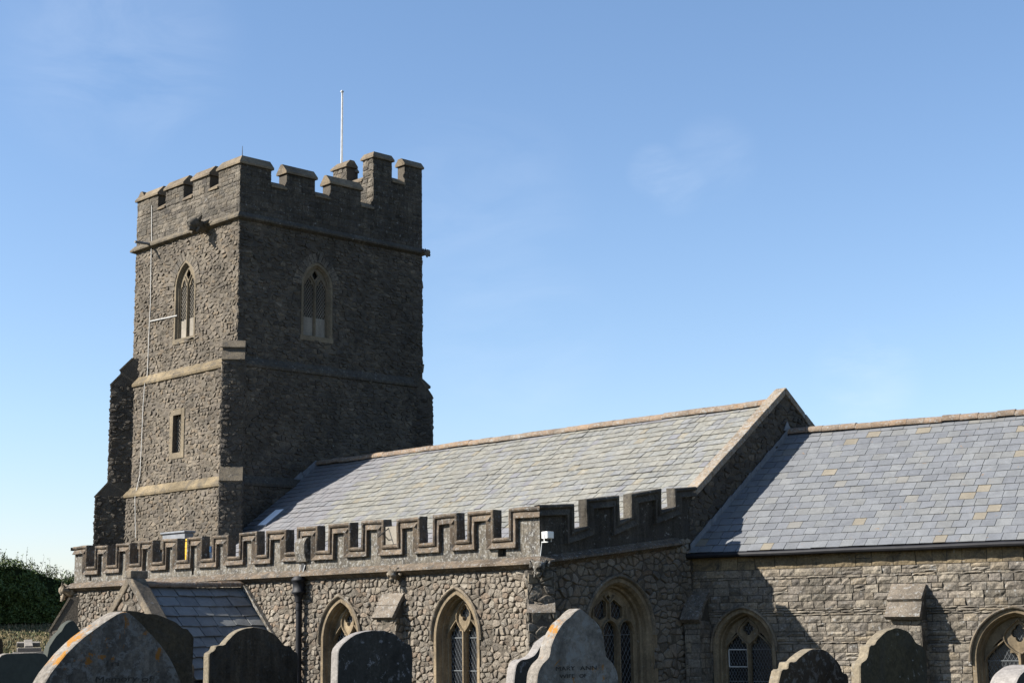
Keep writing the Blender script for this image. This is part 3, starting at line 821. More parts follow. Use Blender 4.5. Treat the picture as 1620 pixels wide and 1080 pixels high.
def frame_rect(mb, fr, u0, u1, z0, z1, w, d0, d1, mi):
    for a, b, c_, e_ in ((u0-w, u0, z0-w, z1+w), (u1, u1+w, z0-w, z1+w), (u0, u1, z1, z1+w), (u0, u1, z0-w, z0)):
        mb.box(fr.P((a+b)/2, (c_+e_)/2, (d0+d1)/2), fr.u*(b-a)/2, fr.n*(d1-d0)/2, Z3*(e_-c_)/2, mi)
frame_rect(mb, so, u0, u1, z0, z1, 0.21, -0.2, 0.03, 0)
cames(mb, so, u0, u1, z0, z1, -0.16, 0.11, 0.15, 0.03, 1)
mb.add([so.P(u0, z0, -0.38), so.P(u1, z0, -0.38), so.P(u1, z1, -0.38), so.P(u0, z1, -0.38)], [(0, 1, 2, 3)], 2)
mb.build('slit_window', [M['tower_dressed'], M['slab_stone'], M['void']], tower, bevel=0.012)

# diagonal buttresses
def diag_buttress(name, corner, dd, hw, prof, parent, mats, z_vis, seed, chs=(0.20, 0.13), shift=0.0):
    dd = np.array([dd[0], dd[1], 0.]); dd /= np.linalg.norm(dd); pp = np.array([-dd[1], dd[0], 0.])
    c = np.array([corner[0], corner[1], 0.])+pp*shift
    mb = MB()
    pts = [c+dd*p+Z3*z-pp*hw for p, z in prof]
    mb.prism(pts, pp*2*hw, 0)
    for i in range(len(prof)-1):
        (p0, z0), (p1, z1) = prof[i], prof[i+1]
        if abs(p0-p1) < 1e-6 and abs(z1-z0) > 0.5:
            zl, zh = max(min(z0, z1), z_vis), max(z0, z1)
            f = Fr(c+dd*p0, pp, dd)
            rubble(mb, f, [(-hw, zl), (hw, zl), (hw, zh), (-hw, zh)], *chs, 0.03, seed+i, 1, (), 0.1, 0.01)
            for s in (-1, 1):
                f = Fr(c+pp*hw*s, dd, pp*s)
                rubble(mb, f, [(-hw, zl), (p0, zl), (p0, zh), (-hw, zh)], *chs, 0.03, seed+20+i+s, 1, (), 0.1, 0.01)
        elif p1 < p0 and z1 > z0+0.1:                                     # sloping weathering
            a = c+dd*(p0+0.05)+Z3*(z0-0.03); b = c+dd*p1+Z3*(z1+0.03)
            nn = np.cross(b-a, pp); nn /= np.linalg.norm(nn); nn *= 1 if nn[2] > 0 else -1
            q = [a-pp*(hw+0.02), b-pp*(hw+0.02), b-pp*(hw+0.02)-nn*0.06, a-pp*(hw+0.02)-nn*0.06]
            mb.prism(q, pp*(2*hw+0.04), 2)
    return mb.build(name, mats, parent)
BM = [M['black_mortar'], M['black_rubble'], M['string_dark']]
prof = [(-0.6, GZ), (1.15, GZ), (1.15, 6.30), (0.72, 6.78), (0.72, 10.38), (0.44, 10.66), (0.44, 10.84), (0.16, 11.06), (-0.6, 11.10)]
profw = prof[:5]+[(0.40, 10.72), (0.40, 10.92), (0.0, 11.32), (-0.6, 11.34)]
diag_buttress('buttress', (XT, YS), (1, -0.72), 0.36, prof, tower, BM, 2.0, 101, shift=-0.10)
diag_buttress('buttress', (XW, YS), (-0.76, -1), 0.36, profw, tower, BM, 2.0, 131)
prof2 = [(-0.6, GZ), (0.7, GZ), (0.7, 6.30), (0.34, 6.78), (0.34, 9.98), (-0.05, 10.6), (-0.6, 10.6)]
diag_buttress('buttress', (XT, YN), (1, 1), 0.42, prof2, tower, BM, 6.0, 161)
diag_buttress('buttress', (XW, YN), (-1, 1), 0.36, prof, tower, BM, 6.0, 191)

def gargoyle(base, dr, L, s, parent, mat, seed):
    dr = np.asarray(dr, float); dr = dr/np.linalg.norm(dr); sd = np.cross(dr, Z3); sd /= np.linalg.norm(sd)
    b = np.asarray(base, float); mb = MB()
    path = [b-dr*0.15, b+dr*L*0.2, b+dr*L*0.45+Z3*0.02*s, b+dr*L*0.7+Z3*0.05*s, b+dr*L*0.9+Z3*0.02*s, b+dr*L]
    mb.tube(path, [0.13*s, 0.17*s, 0.14*s, 0.19*s, 0.17*s, 0.08*s], 10)
    mb.tube([b+dr*L*0.7-Z3*0.12*s, b+dr*L*1.02-Z3*0.16*s], [0.10*s, 0.06*s], 8)              # jaw
    for k in (-1, 1):
        mb.tube([b+dr*L*0.62+sd*k*0.12*s+Z3*0.12*s, b+dr*L*0.52+sd*k*0.22*s+Z3*0.26*s], [0.07*s, 0.02*s], 6)   # ears
        mb.tube([b+dr*L*0.1+sd*k*0.12*s, b+dr*L*0.35+sd*k*0.26*s+Z3*0.04*s, b+dr*L*0.2+sd*k*0.3*s+Z3*0.18*s], [0.09*s, 0.08*s, 0.03*s], 6)  # folded wings
        mb.tube([b+dr*L*0.55+sd*k*0.1*s-Z3*0.08*s, b+dr*L*0.7+sd*k*0.13*s-Z3*0.25*s], [0.06*s, 0.04*s], 6)     # claws
    rg = np.random.RandomState(seed)
    mb.v = [tuple(np.array(p)+rg.uniform(-1, 1, 3)*0.018*s) for p in mb.v]
    return mb.build('gargoyle', [mat], parent, True)
gu, gz = frS.px(328, 350)
gargoyle(frS.P(gu, 15.46), (0, -1, 0), 0.75, 1.15, tower, M['tower_ashlar'], 1)
gargoyle((XT+0.02, YN-0.1, 15.43), (1, 1, 0), 0.36, 0.6, tower, M['tower_ashlar'], 2)
# lead spout and lightning strap on the south face
mb = MB(); su, sz = frS.px(242, 378); mb.tube([frS.P(su, 15.5, -0.1), frS.P(su, 15.48, 0.75)], 0.05, 8); mb.build('spout', [M['lead']], tower)
mb = MB()
def strap(mb, fr, pts, w, mi=0):
    for (a, b) in zip(pts[:-1], pts[1:]):
        A, B = np.asarray(a), np.asarray(b); t = B-A; l = np.linalg.norm(t); t = t/l
        sd = np.cross(t, fr.n); sd /= np.linalg.norm(sd)
        mb.box((A+B)/2, t*(l/2+0.005), sd*w/2, fr.n*0.007, mi)
q = []
for (x, y, d) in ((240, 325, 0.035), (240, 382, 0.04), (239.5, 386, 0.16), (239.3, 391, 0.06), (238, 480, 0.05), (236, 520, 0.05), (233, 596, 0.05), (229, 607, 0.25), (226.5, 640, 0.2), (224, 700, 0.2), (221.5, 750, 0.2), (215.5, 776, 0.25), (213.5, 787, 0.38), (214.5, 850, 0.34)):
    u, z = frS.px(x, y, d); q.append(frS.P(u, z, d))
strap(mb, frS, q, 0.032)
u, z = frS.px(238, 508, .05); a = frS.P(u, z, 0.055); u, z = frS.px(280, 499, .05)
strap(mb, frS, [a, frS.P(u, z, 0.055)], 0.04)
mb.build('lightning_conductor', [M['conductor']], tower)
mb = MB(); mb.tube([(XT-0.2, YS+0.2, 17.6), (XT-0.2, YS+0.2, 18.05)], [0.02, 0.008], 6); mb.build('lightning_spike', [M['bronze']], tower)

# flagpole: a thing of its own
fp = on_plane(541.3, 143, (-46.4, 0, 0), (1, 0, 0))
mb = MB()
mb.tube([(fp[0], fp[1], 15.75), (fp[0], fp[1], fp[2]-0.08)], [0.060, 0.032], 12)
mb.tube([(fp[0], fp[1], fp[2]-0.09), (fp[0], fp[1], fp[2]-0.05), (fp[0], fp[1], fp[2])], [0.05, 0.075, 0.02], 10)
fo = mb.build('flagpole', [M['pole_paint']], None, True, base=(fp[0], fp[1], 15.75))
tag(fo, 'slender bare white flagpole rising from the top of the church tower', 'flagpole')
mb = MB(); mb.tube([(fp[0]+0.08, fp[1]-0.02, 16.9), (fp[0]+0.06, fp[1], fp[2]-0.1)], 0.008, 5)
mb.build('halyard', [M['white_strap']], fo, base=(fp[0], fp[1], 15.75)).location = (0, 0, 0)

# ------------------------------------------------------------------ nave
frG = Fr((XE, 0), (0, 1, 0), (1, 0, 0))
def rake(y): return 7.474-SL*abs(y-YR)             # top of the coping
mb = MB()
out = [(29.0, GZ), (37.08, GZ), (37.08, rake(37.08)-0.2), (YR, rake(YR)-0.2), (29.0, rake(29.0)-0.2)]
mb.prism([frG.P(u, z, 0) for u, z in out], -frG.n*0.27, 2)
rubble(mb, frG, [(29.0, 2.6), (37.08, 2.6), (37.08, rake(37.08)-0.2), (YR, rake(YR)-0.2), (29.0, rake(29.0)-0.2)], 0.20, 0.135, 0.032, 201, 3, (), 0.1, 0.012)
# south wall under the roof and north wall
bx(mb, XT+0.2, XE-0.28, 36.7, 37.08, GZ, 4.2)
nave = mb.build('nave', [M['aisle_mortar'], M['aisle_rubble'], M['black_mortar'], M['black_rubble']], church)
mb = MB()
rng = np.random.RandomState(9)
for s in (-1, 1):
    ys = np.linspace(0.0, 3.92 if s < 0 else 4.2, 6)
    for i in range(5):
        y0, y1 = YR+s*ys[i], YR+s*(ys[i+1]-0.008)
        j = rng.uniform(-0.012, 0.012)
        q = [(y0, rake(y0)+j), (y1, rake(y1)+j), (y1, rake(y1)+j-0.19), (y0, rake(y0)+j-0.19)]
        mb.prism([np.array([XE-0.29+rng.uniform(-.01, .01), y, z]) for y, z in q], np.array([0.345, 0, 0]), 0)
mb.build('gable_coping', [M['coping_stone']], nave, bevel=0.025)
# roof
ZR = 7.10
o = np.array([XT+0.10, 27.4, ZR-SL*(YR-27.4)]); sv = np.array([0, 1, SL])/math.hypot(1, SL); SLEN = (YR-27.4)*math.hypot(1, SL)
LEN = XE-0.28-o[0]
mb = MB()
edge = lambda a, y0: a < 4.35+0.9*math.sin(y0*0.9+0.6)*0.5+0.25*(int(y0/0.27) % 2)
def nmi(a, y0):
    if edge(a, y0) or y0 < 1.75 or (y0 > SLEN-0.33 and (math.sin(a*1.3)+math.sin(a*2.9+1) > 0.2)): return 1
    if math.sin(a*12.9898+y0*78.233)*43758.5 % 1 < 0.03: return 1
    return 0
slates(mb, o, (1, 0, 0), sv, LEN, SLEN, 0.265, (0.20, 0.36), 301, nmi, 0.016, 0.030, 0.009, None, 0.006)
mb.add([o-0.09*Z3, o+np.array([LEN, 0, 0])-0.09*Z3, o+np.array([LEN, 0, 0])+sv*SLEN-0.09*Z3, o+sv*SLEN-0.09*Z3], [(0, 1, 2, 3)], 2)
on = np.array([XT+0.10, YR, ZR]); sn = np.array([0, 1, -SL])/math.hypot(1, SL)
mb.add([on, on+np.array([LEN, 0, 0]), on+np.array([LEN, 0, 0])+sn*5.3, on+sn*5.3], [(0, 1, 2, 3)], 0)
mb.build('slate_roof', [M['slate_old'], M['slate_new'], M['black_iron']], nave)
def ridge_tiles(name, p0, p1, n, r, parent, seed, sag=0.0):
    mb = MB(); rng = np.random.RandomState(seed)
    p0, p1 = np.asarray(p0, float), np.asarray(p1, float); t = (p1-p0)/np.linalg.norm(p1-p0); sd = np.cross(t, Z3)
    for i in range(n):
        a, b = p0+(p1-p0)*(i/n), p0+(p1-p0)*((i+0.985)/n)
        jz = rng.uniform(-0.012, 0.012)-sag*math.sin(math.pi*(i+.5)/n); jt = rng.uniform(-0.008, 0.008)
        rows = []
        for p, k in ((a, 0), (b, jt)):
            row = []
            for th in np.linspace(-0.25, math.pi+0.25, 11):
                row.append(p+sd*math.cos(th)*r*1.25+Z3*(math.sin(th)*r+jz+k))
            rows.append(row)
        mb.strip(rows, 0)
        for row in rows: mb.add(row, [tuple(range(len(row)))], 0)
    return mb.build(name, [M['ridge_tile']], parent)
ridge_tiles('ridge_tiles', (XT+0.1, YR, ZR+0.01), (XE-0.27, YR, ZR+0.01), 42, 0.135, nave, 3, 0.02)
# lead flashing against the tower
mb = MB(); a = o+np.array([0.06, 0, 0]); nn = np.cross((1, 0, 0), sv)
for i in range(9):
    p = a+sv*(SLEN*i/9); q_ = a+sv*(SLEN*(i+0.97)/9)
    mb.prism([p, q_, q_+nn*0.20+Z3*0.02*(i % 2), p+nn*0.17], np.array([0.03, 0, 0]))
mb.prism([(XT+0.03, YR-0.12, ZR+0.02), (XT+0.03, YR+0.12, ZR+0.02), (XT+0.03, YR+0.16, ZR+0.36), (XT+0.03, YR-0.16, ZR+0.36)], (0.05, 0, 0))
mb.build('lead_flashing', [M['lead']], nave)
# skylight lying in the slates near the tower
nrm = np.array([0, -SL, 1.0]); pr = np.array([0, YR, ZR+0.05])
K = [on_plane(x, y, pr, nrm) for x, y in ((405, 833), (440, 805.5), (452.5, 805.5), (418.5, 834))]
nu_ = nrm/np.linalg.norm(nrm)
cc = sum(K)/4; uu = np.array([1., 0, 0]); hw = abs((K[2]-K[1])[0]+(K[3]-K[0])[0])/4; hl = np.linalg.norm(K[1]-K[0])/2
mb = MB(); mb.box(cc, uu*hw, sv*hl, nu_*0.04, 0)
mb.box(cc+nu_*0.045, uu*(hw-0.05), sv*(hl-0.06), nu_*0.004, 1)
mb.build('skylight', [M['lead'], M['skylight_glass']], nave)

# ------------------------------------------------------------------ south aisle
YA = 24.0; XA = -44.02
frA = Fr((0, YA), (1, 0, 0), (0, -1, 0))
A1 = Arch(-30.83, 0.68, -0.7, 1.20, 0.93); A2 = Arch(-26.61, 0.68, -0.7, 1.27, 0.95)
AE = Arch(26.45, 1.02, -0.9, 1.32, 1.12)
mb = MB()
wall_face(mb, frA, [(XA, GZ), (XE, GZ), (XE, 3.0), (XA, 3.0)], [A1.pts(0.02), A2.pts(0.02)])
wall_face(mb, frG, [(YA, GZ), (29.0, GZ), (29.0, 3.6), (YA, 3.0)], [AE.pts(0.02)])
frW = Fr((XA, 0), (0, 1, 0), (-1, 0, 0))
wall_face(mb, frW, [(YA, GZ), (29.0, GZ), (29.0, 3.6), (YA, 3.0)])
def nopipe(u, z): return -36.9 < u < -33.1 and z < 1.0
rubble(mb, frA, [(XA, -0.3), (XE, -0.3), (XE, 2.68), (XA, 2.68)], 0.145, 0.115, 0.038, 401, 1, [A1, A2], 0.09, 0.007, True, nopipe)
rubble(mb, frG, [(YA, -0.3), (29.0, -0.3), (29.0, 3.5), (YA, 2.78)], 0.185, 0.13, 0.034, 411, 1, [AE], 0.09, 0.008)
rubble(mb, frW, [(YA, -0.3), (29.0, -0.3), (29.0, 3.3), (YA, 2.7)], 0.26, 0.2, 0.04, 421, 1, (), 0.09, 0.010, False)
aisle = mb.build('aisle', [M['aisle_mortar'], M['aisle_rubble']], church)
# string course under the parapet
STR = [(0.0, -0.02), (0.01, 0.02), (0.13, 0.21), (0.175, 0.22), (0.20, 0.13), (0.25, 0.05), (0.29, -0.02)]
mb = MB()
sweep(mb, frA, [(XA, 2.97), (XE, 2.97)], STR, 0, 1, 1)
mb.build('string_course', [M['moulding_stone']], aisle)
mb = MB()
sweep(mb, frG, [(YA, 2.97), (28.55, 3.50)], STR, 0, 1, 0)
mb.add([frG.P(28.55, 3.5-a, d) for a, d in ((0, 0), (.01, .02), (.13, .21), (.175, .22), (.25, 0.05))], [(0, 1, 2, 3, 4)])
mb.build('string_course', [M['moulding_stone']], aisle)
# battlements with a moulding that follows every merlon and embrasure
edges = [118.5, 137, 149, 169.6, 182.5, 205.6, 219, 241.5, 256, 280.7, 294.6, 319.3, 334.8, 360.9, 377, 406.5, 419.6, 452.4, 468.4, 501.5, 518, 553.5, 570, 606.5, 625.7, 663.6, 682.9, 722, 738, 779.8, 803, 853.3]
us = [frA.px(x, 864.4-(x-118.5)*0.0886, 0.1)[0] for x in edges]
us[0] = XA; us[-1] = XE
TOPZ, SILZ = 4.035, 3.42
rng = np.random.RandomState(77)
path = []
for i in range(0, len(us), 2):
    j = rng.uniform(-0.022, 0.022)
    sz = SILZ+rng.uniform(-0.012, 0.012)
    if i > 0: path.append((us[i], SILZ if False else psz))
    path += [(us[i], TOPZ+j), (us[i+1], TOPZ+j+rng.uniform(-.015, .015))]
    if i+2 < len(us): path.append((us[i+1], sz)); psz = sz+rng.uniform(-.005, .005)
PT = 0.16
MOULD = [(0.0, -PT), (0.0, 0.05), (0.012, 0.085), (0.045, 0.105), (0.08, 0.085), (0.092, 0.045), (0.105, 0.035), (0.225, 0.105), (0.238, 0.10), (0.238, 0.004)]
PROF_S = MOULD
def weather(mb, a=0.014, f=2.6):
    for i, p in enumerate(mb.v):
        n1 = noise.noise_vector(Vector(p)*f); n2 = noise.noise_vector(Vector(p)*f*4.1)
        mb.v[i] = (p[0]+n1.x*a+n2.x*a*0.5, p[1]+n1.y*a+n2.y*a*0.5, p[2]+n1.z*a+n2.z*a*0.5)
def parapet(fr, path, zb_pts, m0, m1, slots=()):
    mb = MB()
    full = path; path = [full[0]]
    for a, b in zip(full[:-1], full[1:]):
        k = max(1, int(math.hypot(b[0]-a[0], b[1]-a[1])/0.17))
        path += [(a[0]+(b[0]-a[0])*i/k, a[1]+(b[1]-a[1])*i/k) for i in range(1, k+1)]
    sweep(mb, fr, path, PROF_S, 1, m0, m1)
    inner = mitre(path, 0.20)
    inner[0] = (path[0][0], inner[0][1]); inner[-1] = (path[-1][0], inner[-1][1])
    holes = [[(a, c), (b, c), (b, d), (a, d)] for a, b, c, d in slots]
    mb.poly([fr.P(u, z, 0.006) for u, z in inner+zb_pts], [[fr.P(u, z, 0.006) for u, z in h] for h in holes], 0)
    for h in holes:
        mb.strip([[fr.P(u, z, d) for u, z in h] for d in (0.006, -0.14)], 0, True)
        mb.add([fr.P(u, z, -0.14) for u, z in h], [(0, 1, 2, 3)], 2)
    mb.poly([fr.P(u, z, -PT) for u, z in path+zb_pts], mi=0)
    weather(mb)
    return mb
slots = []
for x, y0, y1, w in ((143, 910, 921, 0.09), (305, 898, 913, 0.11), (795, 868, 887, 0.26)):
    u, za = frA.px(x, y1); _, zb_ = frA.px(x, y0); slots.append((u-w/2, u+w/2, max(za, 2.99), min(zb_, 3.17)))
mb = parapet(frA, path, [(XE, 2.9), (XA, 2.9)], 0, 1, slots)
sweep(mb, frW, [(YA+4.9, TOPZ), (YA, TOPZ)][::-1], [(0, -0.16), (0, 0.1), (0.1, 0.1), (0.1, 0.0)], 1, 1, 0)
wall_face(mb, frW, [(YA, 2.9), (29, 2.9), (29, TOPZ-0.08), (YA, TOPZ-0.08)], (), 0, 0.004)
mb.build('parapet', [M['parapet_stone'], M['moulding_stone'], M['void']], aisle)
pathE = [(YA, TOPZ+0.02), (25.01, 4.12), (25.01, 3.55), (25.39, 3.65), (25.385, 4.24), (26.50, 4.385), (26.50, 3.79), (26.88, 3.91), (26.885, 4.43), (27.97, 4.61), (27.96, 4.09), (28.43, 4.22), (28.425, 4.64), (29.25, 4.72)]
mb = parapet(frG, pathE, [(29.25, 3.5), (YA, 2.88)], 1, 0)
mb.build('parapet', [M['black_ashlar'], M['black_ashlar'], M['void']], aisle)
mb = MB(); bx(mb, XA+0.3, XE-0.36, YA+0.36, 29.0, 2.35, 2.5); mb.build('lead_roof', [M['lead']], aisle)
# windows
WM = None
two_light('window', frA, A1, aisle, WM)
two_light('window', frA, A2, aisle, WM)
def three_light(name, fr, A, parent):
    mb = MB(); dp, inn = 0.30, 0.20
    mb_prof = [(0.085, -0.03), (0.085, 0.03), (0.0, 0.03), (-0.05, -0.04), (-0.075, -0.15), (-0.12, -0.18), (-0.13, -0.26), (-inn, -dp)]
    mb.strip([[fr.P(u, z, d) for u, z in A.pts(r)] for r, d in mb_prof], 0)
    hp = [(0.17, 0.0), (0.17, 0.075), (0.135, 0.10), (0.11, 0.085), (0.09, 0.045), (0.08, 0.0)]
    rows = [[fr.P(u, z, d) for u, z in A.pts(r, bottom=A.zs-0.06)] for r, d in hp]
    mb.strip(rows, 3)
    for k in (0, -1): mb.add([r[k] for r in rows], [tuple(range(len(rows)))], 3)
    out = A.pts(-inn)
    a = A.a-inn; rise = math.sqrt((A.R-inn)**2-A.c**2)
    m = 0.04; b = (2*a-0.05-4*m)/6; sp = 2*b+2*m
    zl = A.zs-0.03
    hs = [arc_light(A.uc+k*sp, b, A.zb+0.05, zl, zl+rise*0.30, False) for k in (-1, 0, 1)]
    ub = b*0.82
    for s in (-1, 1):
        x = A.uc+s*sp/2; z0, z1 = zl+rise*0.36, zl+rise*0.80
        k = 1 if s > 0 else -1
        hs.append([(x, z0-0.02), (x-ub, z0+0.06), (x-ub, z1-(0.02 if s > 0 else 0.14)), (x-s*ub*0.45, z1+0.03), (x+ub, z1-(0.02 if s < 0 else 0.14)), (x+ub, z0+0.06)])
    hs.append([(A.uc, zl+rise*0.80), (A.uc-0.07, zl+rise*0.88), (A.uc, zl+rise*0.96), (A.uc+0.07, zl+rise*0.88)])
    plate(mb, fr, out, hs, -dp, 0.10)
    for k in (-0.5, 0.5):
        bar(mb, fr, [(A.uc+k*sp, A.zb), (A.uc+k*sp, zl+rise*0.05)], 0.09, -dp, -dp+0.08, 0)
    for k in (-1, 0, 1):
        P_ = [(A.uc+k*sp-(b+m*0.6)*math.cos(t), zl+rise*0.34*math.sin(t)) for t in np.linspace(0, math.pi, 13)]
        bar(mb, fr, P_, 0.055, -dp, -dp+0.055, 0)
    bar(mb, fr, [(A.uc, zl+rise*0.32), (A.uc, zl+rise*0.74)], 0.06, -dp, -dp+0.055, 0)
    for s in (-1, 1):
        bar(mb, fr, [(A.uc, zl+rise*0.74), (A.uc+s*0.09, zl+rise*0.83), (A.uc+s*0.17, zl+rise*0.93)], 0.055, -dp, -dp+0.055, 0)
        bar(mb, fr, [(A.uc+s*sp, zl+rise*0.32), (A.uc+s*sp*0.98, zl+rise*0.68)], 0.055, -dp, -dp+0.055, 0)
    mb.poly([fr.P(u, z, -dp-0.085) for u, z in A.pts(-inn+0.02)], mi=1)
    cames(mb, fr, A.uc-a, A.uc+a, A.zb, A.zs+rise, -dp-0.083, 0.12, 0.19, 0.010, 2)
    mb.box(fr.P(A.uc, zl-0.02, -dp-0.07), fr.u*a, fr.n*0.006, Z3*0.006, 2)
    mb.prism([fr.P(A.uc-A.a-0.08, A.zb-0.02, 0.05), fr.P(A.uc-A.a-0.08, A.zb-0.14, 0.05), fr.P(A.uc-A.a-0.08, A.zb-0.14, -dp), fr.P(A.uc-A.a-0.08, A.zb+0.06, -dp)], fr.u*(2*A.a+0.16), 0)
    # long and short jamb stones
    for s in (-1, 1):
        for i, z in enumerate(np.arange(A.zs-2.0, A.zs-0.01, 0.40)):
            w = 0.05+0.10*((i+1) % 2)
            mb.box(fr.P(A.uc+s*(A.a+0.085+w/2), z+0.195, 0.005), fr.u*w/2, fr.n*0.03, Z3*0.195, 0)
    return mb.build(name, [M['dressed'], M['glass_dark'], M['lead_came'], M['hood_stone']], parent)
three_light('window', frG, AE, aisle)
# buttress on the aisle wall and at its corners
def wall_buttress(name, fr, u0, u1, prof, parent, mats, seed, courses=False, caps=()):
    mb = MB()
    mb.prism([fr.P(u0, z, d) for d, z in prof], fr.u*(u1-u0), 0)
    d0 = prof[1][0]; zt = prof[2][1]
    f = Fr(fr.P(0, 0, d0), fr.u, fr.n)
    e1 = Fr(fr.P(u1, 0, 0), fr.n, fr.u); e0 = Fr(fr.P(u0, 0, 0), fr.n, -fr.u)
    if courses:
        coursed(mb, f, u0, u1, -0.6, zt, [0.17, 0.21, 0.13], (0.25, 0.45), 0.02, seed, 1)
        coursed(mb, e1, 0, d0, -0.6, zt, [0.17, 0.21, 0.13], (0.25, 0.45), 0.02, seed+1, 1)
        coursed(mb, e0, 0, d0, -0.6, zt, [0.17, 0.21, 0.13], (0.25, 0.45), 0.02, seed+2, 1)
    else:
        rubble(mb, f, [(u0, -0.4), (u1, -0.4), (u1, zt), (u0, zt)], 0.2, 0.15, 0.025, seed, 1)
        rubble(mb, e1, [(0, -0.4), (d0, -0.4), (d0, zt), (0, zt)], 0.2, 0.15, 0.025, seed+1, 1)
        rubble(mb, e0, [(0, -0.4), (d0, -0.4), (d0, zt), (0, zt)], 0.2, 0.15, 0.025, seed+2, 1)
    for (da, za), (db, zb_), t in caps:                 # sloping cap stones
        a, b = fr.P(u0-0.04, za, da), fr.P(u0-0.04, zb_, db)
        nn = np.cross(fr.u, b-a); nn /= np.linalg.norm(nn); nn *= 1 if nn[2] > 0 else -1
        mb.prism([a, b, b+nn*t, a+nn*t], fr.u*(u1-u0+0.08), 2)
    weather(mb, 0.022, 1.9)
    return mb.build(name, mats, parent)
AB = [M['aisle_mortar'], M['aisle_rubble'], M['cap_grey']]
wall_buttress('buttress', frA, -29.12, -28.44, [(-0.1, GZ), (0.27, GZ), (0.27, 1.72), (-0.1, 2.30)], aisle, AB, 451, False, [((0.33, 1.68), (0.14, 1.98), 0.10), ((0.17, 1.98), (-0.02, 2.24), 0.09)])
diag_buttress('buttress', (XE, YA), (1, -1), 0.28, [(-0.5, GZ), (0.36, GZ), (0.36, 1.80), (0.16, 1.95), (0.16, 2.66), (-0.5, 2.66)], aisle, [M['block_mortar'], M['block_stone'], M['cap_grey']], -0.4, 461, (0.3, 0.2))
diag_buttress('buttress', (XA, YA), (-1, -1), 0.3, [(-0.5, GZ), (0.60, GZ), (0.60, 1.55), (0.05, 2.50), (-0.5, 2.6)], aisle, [M['aisle_mortar'], M['aisle_rubble'], M['hood_stone']], -0.4, 471, (0.22, 0.17))
gargoyle((XE+0.02, YA-0.02, 2.74), (0.8, -1, -0.25), 0.36, 0.72, aisle, M['parapet_stone'], 5)
gargoyle((XA-0.02, YA-0.02, 2.72), (-1, -0.4, -0.1), 0.42, 1.1, aisle, M['hood_stone'], 6)
gargoyle(frA.P(-28.60, 2.72, 0.05), (0, -1, -0.2), 0.26, 0.7, aisle, M['hood_stone'], 7)
# rainwater spout stone, hopper and downpipe
pu = -32.33
mb = MB()
mb.prism([frA.P(pu-0.20, z, d) for d, z in ((0.006, 3.78), (0.10, 3.74), (0.17, 3.62), (0.17, 3.36), (0.10, 3.16), (0.006, 3.12))], frA.u*0.40, 0)
mb.box(frA.P(pu, 3.03, 0.03), frA.u*0.06, frA.n*0.03, Z3*0.09, 1)
mb.build('spout', [M['parapet_stone'], M['void']], aisle)
mb = MB()
mb.tube([frA.P(pu-0.09, 3.08, 0.06), frA.P(pu-0.10, 2.80, 0.11), frA.P(pu-0.02, 2.76, 0.13), frA.P(pu+0.08, 2.78, 0.13), frA.P(pu+0.09, 2.92, 0.11), frA.P(pu+0.10, 3.08, 0.06)], 0.013, 6, 0)
mb.build('spout_clip', [M['white_strap']], aisle)
mb = MB()
hopper = [(0.10, 2.16), (0.11, 2.28), (0.14, 2.34), (0.20, 2.38), (0.205, 2.42), (0.17, 2.44), (0.17, 2.66), (0.21, 2.68), (0.21, 2.72), (0.13, 2.80)]
rows = [[frA.P(pu+r*math.cos(t), z, 0.18+r*0.8*math.sin(t)) for t in np.linspace(0, 2*math.pi, 17)[:-1]] for r, z in hopper]
mb.strip(rows, 0, True); mb.add(rows[-1], [tuple(range(16))], 0)
mb.tube([frA.P(pu, 2.2, 0.16), frA.P(pu, GZ, 0.16)], 0.078, 12)
for z in (2.02, 1.98, 0.55, 0.5, -0.8):
    mb.tube([frA.P(pu, z-0.018, 0.16), frA.P(pu, z+0.018, 0.16)], 0.095, 12)
mb.build('downpipe', [M['black_iron']], aisle, True)
# lead covered hatch behind the battlements
mb = MB(); ha, hb = on_plane(257, 842, (0, 25.4, 0), (0, 1, 0)), on_plane(292.5, 838, (0, 25.4, 0), (0, 1, 0))
bx(mb, ha[0], hb[0], 25.4, 25.7, 2.5, ha[2]-0.06); mb.box(((ha[0]+hb[0])/2, 25.55, ha[2]-0.03), ((hb[0]-ha[0])/2+0.05, 0, 0), (0, 0.2, 0), (0, 0, 0.028))
mb.build('roof_hatch', [M['lead']], aisle, bevel=0.015)

# things resting on the aisle roof or fixed to its parapet
p = on_plane(291, 870, (0, 25.1, 0), (0, 1, 0)); q = on_plane(291, 852.5, (0, 25.1, 0), (0, 1, 0))
mb = MB(); bx(mb, p[0]-0.10, p[0]+0.26, 25.05, 25.35, 2.5, q[2]-0.06)
bx(mb, p[0]-0.13, p[0]+0.29, 25.02, 25.38, q[2]-0.06, q[2])
for z in np.arange(2.75, q[2]-0.2, 0.22): bx(mb, p[0]-0.115, p[0]+0.275, 25.035, 25.365, z, z+0.03)
yo = mb.build('storage_bin', [M['yellow']], None, base=(p[0]+0.08, 25.2, 2.5), bevel=0.01)
tag(yo, 'narrow bright yellow plastic bin showing through a gap in the aisle battlements', 'bin')
p = on_plane(331, 874, (0, 25.3, 0), (0, 1, 0)); zt = on_plane(331, 864, (0, 25.3, 0), (0, 1, 0))[2]
mb = MB(); bx(mb, p[0]-0.14, p[0]+0.2, 25.2, 25.6, p[2]-0.0, zt, 0)
zz = p[2]; mb.tube([(p[0]-0.16, 25.12, zz-0.08), (p[0]-0.02, 25.1, zz-0.03), (p[0]+0.2, 25.14, zz-0.07)], [0.10, 0.13, 0.10], 9, 1)
bx(mb, p[0]-0.13, p[0]+0.19, 25.22, 25.58, 2.5, p[2], 1)
bo = mb.build('roofing_bundle', [M['blue'], M['white_strap']], None, base=(p[0], 25.4, 2.5))
